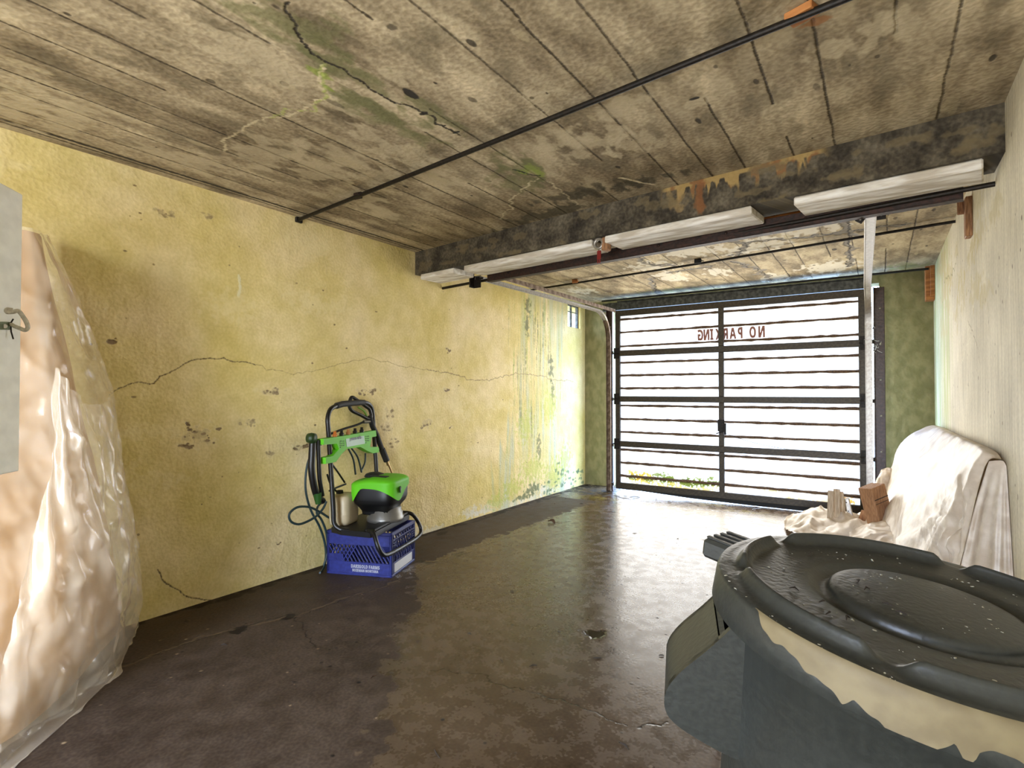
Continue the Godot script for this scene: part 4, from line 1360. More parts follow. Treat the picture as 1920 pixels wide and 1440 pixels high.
func build_washer() -> void:
	var w := thing("pressure_washer", "green and black electric pressure washer standing on the blue crate", "pressure washer", CRATE_AT + Vector3(0, 0.288, 0), CRATE_TURN)
	var q := func(x: float, y: float, z: float) -> Vector3: return Vector3(x, y - 0.288, z)   # heights given above the floor
	# base tray
	var b := Build.new()
	var outl := PackedVector2Array([Vector2(-0.16, -0.20), Vector2(-0.10, -0.25), Vector2(0.16, -0.235), Vector2(0.185, -0.20), Vector2(0.175, 0.30), Vector2(0.15, 0.335), Vector2(-0.06, 0.31), Vector2(-0.16, 0.26)])
	b.prism(outl, 0.034, Transform3D(Basis(Vector3.RIGHT, Vector3.BACK, Vector3.DOWN), q.call(0, 0.325, 0)))
	b.box(q.call(0.10, 0.325, -0.22), q.call(0.17, 0.338, 0.31), 0.004)
	put(b, "base_tray", M.black, w)
	# frame: posts with the bent top, running on into the base
	var px0 := -0.115
	var lean := func(y: float) -> float: return px0 - 0.075 * (y - 0.33)
	var pts := []
	pts.append(q.call(-0.02, 0.315, 0.285))
	pts.append(q.call(-0.08, 0.325, 0.295))
	for y in [0.36, 0.45, 0.6, 0.8, 0.95, 1.03]:
		pts.append(q.call(lean.call(y), y, 0.30))
	pts.append(q.call(lean.call(1.085), 1.085, 0.265))
	pts.append(q.call(lean.call(1.11), 1.108, 0.20))
	pts.append(q.call(lean.call(1.12), 1.122, 0.10))
	pts.append(q.call(lean.call(1.12), 1.128, -0.15))
	pts.append(q.call(lean.call(1.12), 1.122, -0.25))
	pts.append(q.call(lean.call(1.10), 1.090, -0.315))
	for y in [1.03, 0.95, 0.8, 0.6, 0.45, 0.36]:
		pts.append(q.call(lean.call(y), y, -0.33))
	pts.append(q.call(-0.08, 0.325, -0.26))
	b = Build.new()
	b.tube(curve(pts, 4), 0.0155, 10)
	put(b, "frame", M.black, w)
	b = Build.new()
	b.tube([q.call(lean.call(1.11), 1.111, 0.185), q.call(lean.call(1.12), 1.122, 0.10), q.call(lean.call(1.12), 1.128, -0.15), q.call(lean.call(1.12), 1.126, -0.20)], 0.021, 12)
	put(b, "grip", M.black_matte, w)
	# front foot bar
	b = Build.new()
	b.tube(curve([q.call(0.13, 0.335, 0.325), q.call(0.185, 0.325, 0.355), q.call(0.225, 0.265, 0.385), q.call(0.245, 0.205, 0.36), q.call(0.25, 0.180, 0.28), q.call(0.25, 0.168, 0.05), q.call(0.25, 0.165, -0.18), q.call(0.248, 0.19, -0.265), q.call(0.225, 0.25, -0.275), q.call(0.19, 0.32, -0.235), q.call(0.13, 0.335, -0.21)], 6), 0.0135, 10)
	put(b, "foot_bar", M.black, w)
	# motor: grey base ring, black lower housing, green hood
	var mc := Vector2(0.055, -0.01)
	b = Build.new()
	b.lathe([Vector2(0.0, 0.0), Vector2(0.125, 0.0), Vector2(0.125, 0.025), Vector2(0.118, 0.032), Vector2(0.118, 0.055), Vector2(0.108, 0.062), Vector2(0.108, 0.088), Vector2(0.0, 0.088)], 28, Transform3D(Basis.IDENTITY, q.call(mc.x + 0.035, 0.325, mc.y)))
	put(b, "motor_base", M.grey_metal, w)
	var rr := func(a: float, rx: float, rz: float) -> Vector2:    # rounded-rectangle outline
		var c := cos(a)
		var s := sin(a)
		var k := pow(pow(absf(c), 5.0) + pow(absf(s), 5.0), -0.2)
		return Vector2(c * k * rx, s * k * rz)
	b = Build.new()
	b.grid(func(u: float, v: float) -> Vector3:
		var rows := [[0.375, 0.0, 0.0], [0.375, 0.105, 0.10], [0.40, 0.108, 0.105], [0.425, 0.120, 0.125], [0.455, 0.145, 0.150], [0.485, 0.155, 0.158], [0.58, 0.156, 0.158], [0.585, 0.0, 0.0]]
		var f := v * (rows.size() - 1)
		var i := mini(int(f), rows.size() - 2)
		var t := f - i
		var o: Vector2 = rr.call(u * TAU, lerpf(rows[i][1], rows[i + 1][1], t), lerpf(rows[i][2], rows[i + 1][2], t))
		return q.call(mc.x + o.x, lerpf(rows[i][0], rows[i + 1][0], t), mc.y + o.y), 40, 21)
	put(b, "motor_housing", M.black, w)
	b = Build.new()
	b.grid(func(u: float, v: float) -> Vector3:
		var a := u * TAU
		var o: Vector2 = rr.call(a, 0.163, 0.166)
		# lower edge dips to a point at the front and drops down the back
		var front := exp(-pow(wrapf(a - 0.35, -PI, PI) / 0.55, 2.0))
		var back := smoothstep(1.9, 2.4, absf(wrapf(a, -PI, PI)))
		var yb := 0.562 - 0.088 * front - 0.11 * back
		var top := 0.622 - 0.018 * smoothstep(0.0, 0.16, -o.x)
		var y: float
		var s := 1.0
		if v < 0.55:
			y = lerpf(yb, top - 0.028, v / 0.55)
		else:
			var t := (v - 0.55) / 0.45
			y = top - 0.028 + 0.040 * sin(t * PI / 2)
			s = cos(t * PI / 2)
			s = pow(maxf(s, 0.0), 0.55)
		return q.call(mc.x + o.x * s, y, mc.y + o.y * s), 64, 24)
	var hood := put(b, "hood", M.green, w)
	b = Build.new()
	b.prism(PackedVector2Array([Vector2(-0.055, 0.022), Vector2(0.055, 0.022), Vector2(0.040, -0.014), Vector2(0.0, -0.024), Vector2(-0.040, -0.014)]), 0.004, Transform3D(Basis(Vector3(-0.30, 0, -0.95).normalized(), Vector3.UP, Vector3(0.95, 0, -0.30).normalized()), q.call(mc.x + 0.160, 0.545, mc.y + 0.035)))
	put(b, "badge", M.black_matte, hood)
	text_on(hood, "badge_text", "greenworks", 0.016, q.call(mc.x + 0.1665, 0.552, mc.y + 0.034), Basis(Vector3(-0.30, 0, -0.95).normalized(), Vector3.UP, Vector3(0.95, 0, -0.30).normalized()), M.ink_grey, 0.85)
	b = Build.new()
	b.box(Vector3(-0.07, 0, -0.022), Vector3(0.07, 0.008, 0.022), 0.004, Transform3D(Basis(Vector3.UP, -0.15), q.call(mc.x + 0.02, 0.628, mc.y + 0.07)))
	put(b, "carry_slot", M.black_matte, hood)
	b = Build.new()
	b.lathe([Vector2(0, 0.034), Vector2(0.03, 0.031), Vector2(0.055, 0.02), Vector2(0.065, 0.0), Vector2(0.0, 0.0)], 24, Transform3D(Basis.from_scale(Vector3(1.15, 0.9, 1.0)), q.call(mc.x - 0.055, 0.617, mc.y - 0.02)))
	put(b, "cap", M.black_matte, hood)
	# detergent tank
	b = Build.new()
	b.grid(func(u: float, v: float) -> Vector3:
		var rows := [[0.325, 0.0, 0.0], [0.325, 0.062, 0.085], [0.335, 0.070, 0.092], [0.395, 0.072, 0.094]]
		var f := v * (rows.size() - 1)
		var i := mini(int(f), rows.size() - 2)
		var t := f - i
		var o: Vector2 = rr.call(u * TAU, lerpf(rows[i][1], rows[i + 1][1], t), lerpf(rows[i][2], rows[i + 1][2], t))
		return q.call(-0.145 + o.x, lerpf(rows[i][0], rows[i + 1][0], t), 0.13 + o.y), 28, 12)
	var tk := put(b, "detergent_tank", M.tank, w)
	b = Build.new()
	b.grid(func(u: float, v: float) -> Vector3:
		var rows := [[0.395, 0.072, 0.094], [0.49, 0.070, 0.090], [0.515, 0.060, 0.080], [0.525, 0.03, 0.04], [0.526, 0.0, 0.0]]
		var f := v * (rows.size() - 1)
		var i := mini(int(f), rows.size() - 2)
		var t := f - i
		var o: Vector2 = rr.call(u * TAU, lerpf(rows[i][1], rows[i + 1][1], t), lerpf(rows[i][2], rows[i + 1][2], t))
		return q.call(-0.145 + o.x, lerpf(rows[i][0], rows[i + 1][0], t), 0.13 + o.y), 28, 14)
	put(b, "tank_top", M.tank, tk)
	b = Build.new()
	b.lathe([Vector2(0, 0.022), Vector2(0.022, 0.020), Vector2(0.024, 0.0), Vector2(0, 0)], 16, Transform3D(Basis.IDENTITY, q.call(-0.165, 0.524, 0.15)))
	put(b, "tank_cap", M.black_matte, tk)
	# control panel between the posts
	var pan := PackedVector2Array()
	var cr := Transform3D(Basis(Vector3.UP, CRATE_TURN), CRATE_AT)
	var n := cr.basis.x
	var pp := cr * Vector3(-0.115, 0, 0)
	for p in [[607, 823], [640, 818], [705, 807], [706, 818], [697, 820], [694, 838], [710, 838], [711, 848], [700, 850], [690, 846], [676, 838], [650, 842], [640, 852], [630, 866], [611, 870], [611, 858], [624, 855], [636, 842], [632, 832], [607, 834]]:
		var d := ray(p[0], p[1])
		var X := EYE + d * ((pp - EYE).dot(n) / d.dot(n))
		var l := cr.affine_inverse() * X
		pan.append(Vector2(-l.z, l.y - 0.288))
	b = Build.new()
	b.prism(pan, 0.045, Transform3D(Basis(Vector3.FORWARD, Vector3.UP, Vector3.RIGHT), Vector3(-0.160, 0, 0)))
	var cp := put(b, "control_panel", M.green, w)
	var pl := func(u: float, v: float, x := -0.113) -> Vector3:
		var d := ray(u, v)
		var X := EYE + d * ((pp - EYE).dot(n) / d.dot(n))
		var l := cr.affine_inverse() * X
		return Vector3(x, l.y - 0.288, l.z)
	b = Build.new()
	b.flat()
	var A: Vector3 = pl.call(648, 823)
	var B: Vector3 = pl.call(682, 817)
	var C: Vector3 = pl.call(684, 832)
	var D: Vector3 = pl.call(650, 838)
	b.quad(A, B, C, D)
	b.quad(A - Vector3(0.004, 0, 0), D - Vector3(0.004, 0, 0), C - Vector3(0.004, 0, 0), B - Vector3(0.004, 0, 0))
	for e in [[A, B], [B, C], [C, D], [D, A]]:
		b.quad(e[0], e[0] - Vector3(0.004, 0, 0), e[1] - Vector3(0.004, 0, 0), e[1])
	put(b, "panel_badge", plain(Color(0.42, 0.56, 0.40), 0.3), cp)
	text_on(cp, "badge_text", "greenworks", 0.030, (A + B + C + D) * 0.25 + Vector3(0.001, 0.022, 0.0), Basis(Vector3.FORWARD, Vector3.UP, Vector3.RIGHT), M.black, 1.0)
	for k in 20:
		b = Build.new()
		var side := k % 2
		var c: Vector3 = pl.call((638 + (k / 2 % 3) * 3.2) if side == 0 else (686 + (k / 2 % 3) * 2.6), (827 + (k / 6) * 4.0) if side == 0 else (818 + (k / 6) * 4.0))
		b.lathe([Vector2(0, 0.001), Vector2(0.0045, 0.001), Vector2(0.0045, 0.0), Vector2(0, 0)], 6, Transform3D(Basis(Vector3.UP, Vector3.RIGHT, Vector3.BACK).orthonormalized(), c - Vector3(0.0015, 0, 0)))
		put(b, "vent_hole", M.black, cp)
	# spray nozzles in the panel's top
	var cols := [Color(0.75, 0.42, 0.15), Color(0.1, 0.1, 0.1), Color(0.72, 0.50, 0.30), Color(0.08, 0.08, 0.08), Color(0.10, 0.10, 0.10)]
	for k in 5:
		b = Build.new()
		var c: Vector3 = pl.call(633 + k * 12.5, 817.5 - k * 2.1, -0.135)
		b.lathe([Vector2(0, 0.030), Vector2(0.010, 0.030), Vector2(0.010, 0.014), Vector2(0.015, 0.012), Vector2(0.015, -0.01), Vector2(0, -0.01)], 12, Transform3D(Basis.IDENTITY, c))
		put(b, "nozzle_tip", plain(cols[k], 0.45), cp)
	# black hose bracket and the folded lance holster on the near post
	b = Build.new()
	var h1 := []
	for p in [[600, 822], [599, 850], [598, 880], [602, 910], [609, 932], [618, 940]]:
		h1.append(pl.call(p[0], p[1], -0.165))
	b.tube(curve(h1, 5), 0.022, 10)
	var h2 := []
	for p in [[606, 825], [607, 860], [609, 900], [614, 930]]:
		h2.append(pl.call(p[0], p[1], -0.15))
	b.tube(curve(h2, 5), 0.014, 10)
	put(b, "hose_hook", M.black, w)
	b = Build.new()
	var kn: Vector3 = pl.call(598, 822, -0.165)
	b.lathe([Vector2(0, 0.025), Vector2(0.03, 0.022), Vector2(0.034, 0.0), Vector2(0.03, -0.022), Vector2(0, -0.025)], 18, Transform3D(Basis(Vector3.UP, Vector3.RIGHT, Vector3.BACK).orthonormalized(), kn))
	put(b, "hook_knob", plain(Color(0.10, 0.20, 0.06), 0.5), w)
	b = Build.new()
	b.tube([pl.call(607, 925, -0.16), pl.call(608, 945, -0.155)], [0.028, 0.018], 12)
	put(b, "lower_clip", plain(Color(0.12, 0.28, 0.06), 0.45), w)
	# spray gun and lance hung behind the handle
	var g := thing("spray_gun", "black spray gun with its lance hung on the pressure washer handle", "spray gun")
	var gx := XL + 0.055
	b = Build.new()
	b.tube(curve([on_x(655, 760, gx), on_x(657, 749, gx), on_x(661, 745, gx), on_x(672, 752, gx), on_x(686, 762, gx), on_x(693, 768, gx), on_x(696, 782, gx), on_x(690, 785, gx), on_x(676, 778, gx), on_x(660, 770, gx)], 5, true), 0.013, 8, true)
	put(b, "grip", M.black, g)
	b = Build.new()
	b.tube(curve([on_x(672, 764, gx), on_x(682, 770, gx), on_x(688, 780, gx)], 4), 0.008, 8)
	put(b, "trigger", plain(Color(0.42, 0.55, 0.18), 0.5), g)
	b = Build.new()
	b.tube([on_x(693, 780, gx), on_x(698, 798, gx), on_x(706, 815, gx), on_x(716, 842, gx)], [0.018, 0.02, 0.02, 0.019], 10)
	b.tube([on_x(716, 842, gx), on_x(725, 864, gx)], 0.024, 12)
	put(b, "lance_sleeve", M.black_matte, g)
	b = Build.new()
	b.tube([on_x(725, 864, gx), on_x(728, 872, gx)], 0.012, 8)
	b.tube([on_x(728, 870, gx), on_x(735, 887, gx), on_x(741, 905, gx)], 0.007, 8)
	put(b, "lance_tip", M.brass, g)
	b = Build.new()
	b.tube([on_x(694, 790, gx), on_x(682, 791, gx)], 0.014, 10)
	put(b, "hose_fitting", M.grey_metal, g)
	b = Build.new()
	b.tube(curve([on_x(682, 791, gx), on_x(668, 797, gx), on_x(645, 804, gx), on_x(618, 814, gx)], 5), 0.008, 8)
	put(b, "hose_end", M.black_matte, g)
	# high-pressure hose looped beside the machine and down to the floor
	var hz := XL + 0.06
	b = Build.new()
	var hp := []
	for p in [[603, 832], [590, 843], [578, 865], [573, 895], [574, 925], [583, 957], [598, 985], [607, 1010], [611, 1035], [609, 1058]]:
		hp.append(on_x(p[0], p[1], hz + 0.05))
	hp.append(on_y(604, 1070, 0.012))
	hp.append(on_y(600, 1074, 0.012))
	b.tube(curve(hp, 5), 0.0075, 8)
	var back := w.transform.affine_inverse()
	put(b, "hose_run", M.hose, w).transform = back
	b = Build.new()
	hp = []
	for p in [[640, 976], [620, 972], [600, 960], [580, 951], [558, 951], [543, 963], [545, 977], [560, 983], [580, 976], [595, 966], [606, 953], [612, 940]]:
		hp.append(on_x(p[0], p[1], hz + 0.10))
	b.tube(curve(hp, 5), 0.0075, 8)
	put(b, "hose_loop", M.hose, w).transform = back
	b = Build.new()
	hp = []
	for p in [[610, 938], [597, 948], [594, 962], [603, 975], [612, 1000], [614, 1035], [607, 1060]]:
		hp.append(on_x(p[0], p[1], hz + 0.075))
	b.tube(curve(hp, 5), 0.0075, 8)
	put(b, "hose_run", M.hose, w).transform = back
	for e in [[[633, 866], [645, 882], [660, 905]], [[667, 842], [676, 862], [680, 890]], [[672, 840], [684, 858], [691, 886]], [[698, 850], [697, 868], [690, 884]], [[628, 890], [634, 908], [645, 922]], [[632, 921], [645, 915], [662, 908]]]:
		b = Build.new()
		hp = []
		for p in e:
			hp.append(pl.call(p[0], p[1], -0.17))
		b.tube(curve(hp, 5), 0.0065, 8)
		put(b, "cable", M.hose if e[0][0] > 640 else M.black, w)

# ---- trash bin
func build_bin() -> void:
	var nrm := Vector3(0.127, 1, 0.0277).normalized()
	var ex := (Vector3.RIGHT - nrm * nrm.x).normalized()
	var ez := ex.cross(nrm)
	var fr := Transform3D(Basis(ex, nrm, ez), Vector3(0.0516, 0.8821, -1.0337))
	var bin := thing("trash_bin", "large round dark grey plastic trash bin with a domed lid", "trash bin", fr.origin - nrm * 0.842)
	bin.basis = fr.basis
	var H := 0.842        # lid plane above the bin's foot, in the bin's own leaning axes
	# body
	var b := Build.new()
	b.lathe([Vector2(0.0, 0.012), Vector2(0.205, 0.012), Vector2(0.215, 0.0), Vector2(0.225, 0.012), Vector2(0.238, 0.30), Vector2(0.252, 0.60), Vector2(0.262, H - 0.075), Vector2(0.272, H - 0.070), Vector2(0.275, H - 0.050), Vector2(0.275, H - 0.02), Vector2(0.262, H - 0.02), Vector2(0.20, 0.03), Vector2(0.0, 0.03)], 72)
	var body := put(b, "body", M.bin, bin)
	# dark recessed plate low on the body
	# lid: ring, dished moat, centre disc, raised lips with gaps, skirt
	var gaps := [100.7, 163.0, 211.0, 283.0, 343.0, 36.0]
	b = Build.new()
	b.grid(func(u: float, v: float) -> Vector3:
		var deg := u * 360.0
		var a := deg_to_rad(deg)
		var lip := 1.0
		for g in gaps:
			var dd := absf(wrapf(deg - g, -180.0, 180.0))
			lip = minf(lip, smoothstep(1.6, 7.5, dd))
		# (radius, height) along the profile from the middle outwards
		var L := 0.017 * lip
		var prof := [[0.0, 0.009], [0.108, 0.006], [0.119, 0.004], [0.1235, 0.0], [0.126, -0.009], [0.134, -0.011], [0.145, -0.008], [0.157, -0.001], [0.215, 0.001], [0.236, 0.002], [0.2445, 0.002 + L * 0.55], [0.2475, 0.002 + L * 0.93], [0.2500, 0.002 + L], [0.2535, 0.002 + L * 0.90], [0.2580, 0.001 + L * 0.45], [0.2640, L * 0.08], [0.2860, 0.0], [0.2895, -0.003], [0.2915, -0.010], [0.294, -0.052], [0.291, -0.054]]
		var f := v * (prof.size() - 1)
		var i := mini(int(f), prof.size() - 2)
		var t := f - i
		var r: float = lerpf(prof[i][0], prof[i + 1][0], t)
		var y: float = lerpf(prof[i][1], prof[i + 1][1], t)
		return Vector3(cos(a) * r, H + y, sin(a) * r), 240, 40)
	var lid := put(b, "lid", M.bin, bin)
	# ribbed grip tab at the lid's far edge
	b = Build.new()
	var ga := deg_to_rad(-160.0)
	var gt := Transform3D(Basis(Vector3.UP, -ga), Vector3(cos(ga), 0, sin(ga)) * 0.315 + Vector3(0, H - 0.022, 0))
	b.box(Vector3(-0.04, -0.025, -0.050), Vector3(0.032, 0.012, 0.050), 0.006, gt)
	for k in 4:
		b.box(Vector3(-0.03, 0.011, -0.040 + k * 0.022), Vector3(0.030, 0.015, -0.030 + k * 0.022), 0.001, gt)
	put(b, "grip_tab", M.bin, lid)
	# scuffed cream band where the lid's rim has been painted over
	var cream_edge := [[133.0, 0.25], [124.0, 0.45], [117.7, 0.55], [110.0, 0.8], [107.0, 0.9], [105.0, 0.7], [101.0, 0.95], [98.0, 1.05], [94.0, 0.95], [90.0, 1.1], [87.0, 0.75], [85.5, 0.95], [84.0, 1.05], [83.0, 0.75], [79.0, 0.7], [74.0, 0.75], [70.0, 0.6], [60.0, 0.5]]
	b = Build.new()
	b.grid(func(u: float, v: float) -> Vector3:
		var deg := lerpf(134.0, 60.0, u)
		var e := 0.3
		for k in cream_edge.size() - 1:
			if deg <= cream_edge[k][0] and deg >= cream_edge[k + 1][0]:
				e = lerpf(cream_edge[k][1], cream_edge[k + 1][1], (cream_edge[k][0] - deg) / (cream_edge[k][0] - cream_edge[k + 1][0]))
		e += 0.05 * sin(deg * 0.61) + 0.02 * sin(deg * 1.37)
		e *= smoothstep(134.0, 129.0, deg)
		var s := v * maxf(e, 0.02)
		var a := deg_to_rad(deg)
		var r: float
		var y: float
		if s < 0.1:
			r = lerpf(0.2860, 0.2895, s / 0.1)
			y = lerpf(0.0004, -0.0025, s / 0.1)
		else:
			y = lerpf(-0.0030, -0.052, clampf((s - 0.1) / 0.9, 0, 1))
			r = lerpf(0.2895, 0.2915, (y + 0.003) / -0.007) if y > -0.010 else lerpf(0.2915, 0.2940, (y + 0.010) / -0.042)
			r += 0.0004
		return Vector3(cos(a) * (r + 0.0006), H + y + 0.0004, sin(a) * (r + 0.0006)), 180, 8)
	put(b, "paint_scuff", M.cream, lid)
	# carrying handle on the near-left side of the body
	var ha := deg_to_rad(163.0)
	var out := Vector3(cos(ha), 0, sin(ha))
	var alo := Vector3(-sin(ha), 0, cos(ha))
	b = Build.new()
	# a hollow scoop: outer wall sweeping out and down from the rim, closed by side webs
	var prof := [Vector2(0.268, H - 0.060), Vector2(0.300, H - 0.105), Vector2(0.335, H - 0.150), Vector2(0.352, H - 0.185), Vector2(0.350, H - 0.215), Vector2(0.330, H - 0.235), Vector2(0.285, H - 0.252), Vector2(0.245, H - 0.262)]
	var p3d := []
	for p in prof:
		p3d.append(Vector3(p.x, p.y, 0))
	prof = []
	for p in curve(p3d, 5):
		prof.append(Vector2(p.x, p.y))
	for e in [-1.0, 1.0]:
		var pg := PackedVector2Array()
		for p in prof:
			pg.append(p)
		pg.append(Vector2(0.205, H - 0.262))
		pg.append(Vector2(0.205, H - 0.20))
		pg.append(Vector2(0.225, H - 0.085))
		b.prism(pg, 0.012, Transform3D(Basis(out, Vector3.UP, out.cross(Vector3.UP)), alo * (-0.075 * e) + out.cross(Vector3.UP) * -0.006))
	b.smooth(4)
	for i in range(3, prof.size() - 1):
		for e in [0.0, 0.010]:
			var p: Vector2 = prof[i]
			var q: Vector2 = prof[i + 1]
			b.quad(out * (p.x - e) + alo * -0.08 + Vector3(0, p.y + e * 0.5, 0), out * (p.x - e) + alo * 0.08 + Vector3(0, p.y + e * 0.5, 0), out * (q.x - e) + alo * 0.08 + Vector3(0, q.y + e, 0), out * (q.x - e) + alo * -0.08 + Vector3(0, q.y + e, 0))
	put(b, "handle", M.bin, bin)
	b = Build.new()
	b.box(Vector3(-0.11, -0.08, 0.0), Vector3(0.11, 0.08, 0.006), 0.002, Transform3D(Basis(Vector3(1, 0, -0.2).normalized(), Vector3.UP, Vector3(0.2, 0, 1).normalized()), Vector3(0.075, 0.50, 0.236)))
	put(b, "plate", M.black, bin)
	# rain drops and crumbs lying on the lid
	var drop := SphereMesh.new()
	drop.radius = 0.5
	drop.height = 0.5
	drop.radial_segments = 10
	drop.rings = 5
	drop.is_hemisphere = true
	var mm := MultiMesh.new()
	mm.transform_format = MultiMesh.TRANSFORM_3D
	mm.mesh = drop
	var tfs := []
	for k in 300:
		var a := rng.randf() * TAU
		var r := 0.0
		var y := 0.0
		if k < 90:
			r = sqrt(rng.randf()) * 0.098
			y = 0.0065
		elif k < 210:
			r = rng.randf_range(0.168, 0.228)
			y = 0.0008
		else:
			r = rng.randf_range(0.276, 0.286)
			y = 0.0
		var s := 0.0013 + 0.0028 * pow(rng.randf(), 3.0)
		var t := Transform3D(Basis(Vector3.UP, rng.randf() * TAU) * Basis.from_scale(Vector3(s * rng.randf_range(1.0, 2.2), s * 0.7, s)), Vector3(cos(a) * r, H + y, sin(a) * r))
		tfs.append(t)
	mm.instance_count = tfs.size()
	for k in tfs.size():
		mm.set_instance_transform(k, tfs[k])
	var mi := MultiMeshInstance3D.new()
	mi.name = "water_drops"
	mi.multimesh = mm
	mi.material_override = M.droplet
	mi.set_meta("kind", "stuff")
	lid.add_child(mi)
	# bits of leaf on the lid
	for k in 9:
		var a := rng.randf_range(1.8, 4.2)
		var r := rng.randf_range(0.03, 0.22)
		if r > 0.10 and r < 0.165:
			r = 0.19
		b = Build.new()
		b.tube([Vector3(-0.006, 0.001, 0), Vector3(0, 0.004, 0.002), Vector3(0.007, 0.001, -0.001)], [0.0006, 0.0016, 0.0005], 5)
		var o := solo(b, "leaf_crumb", M.twig, "tiny dark leaf crumb lying on the trash bin lid", "leaf crumb", "leaf crumbs on the bin lid")
		o.transform = bin.transform * Transform3D(Basis(Vector3.UP, rng.randf() * TAU), Vector3(cos(a) * r, H + (0.0068 if r < 0.1 else 0.0012), sin(a) * r))

# ---- sheets
func crumple(seed_: int, freq: float, oct := 3) -> FastNoiseLite:
	var n := FastNoiseLite.new()
	n.seed = seed_
	n.frequency = freq
	n.noise_type = FastNoiseLite.TYPE_SIMPLEX
	n.fractal_type = FastNoiseLite.FRACTAL_RIDGED
	n.fractal_octaves = oct
	return n

# rows of [px, py, depth plane z] pixels, smooth between, crumpled by noise along a direction
func sheet_from(rows: Array, nu: int, nv: int, amp: float, seed_: int, freq: float, along: Vector3, pin := 0.0) -> Build:
	var b := Build.new()
	var n := crumple(seed_, freq)
	b.grid(func(u: float, v: float) -> Vector3:
		var p := net(rows, u, v)
		var k := 1.0
		if pin > 0.0:
			k = smoothstep(0.0, pin, minf(minf(u, 1.0 - u), minf(v, 1.0 - v)))
		p += along * (amp * k * n.get_noise_3d(p.x, p.y, p.z))
		p.x = minf(p.x, XR - 0.012)
		p.y = maxf(p.y, 0.004)
		return p, nu, nv)
	return b

func zrows(px: Array) -> Array:
	var out := []
	for r in px:
		var row := []
		for q in r:
			row.append(on_z(q[0], q[1], q[2]))
		out.append(row)
	return out

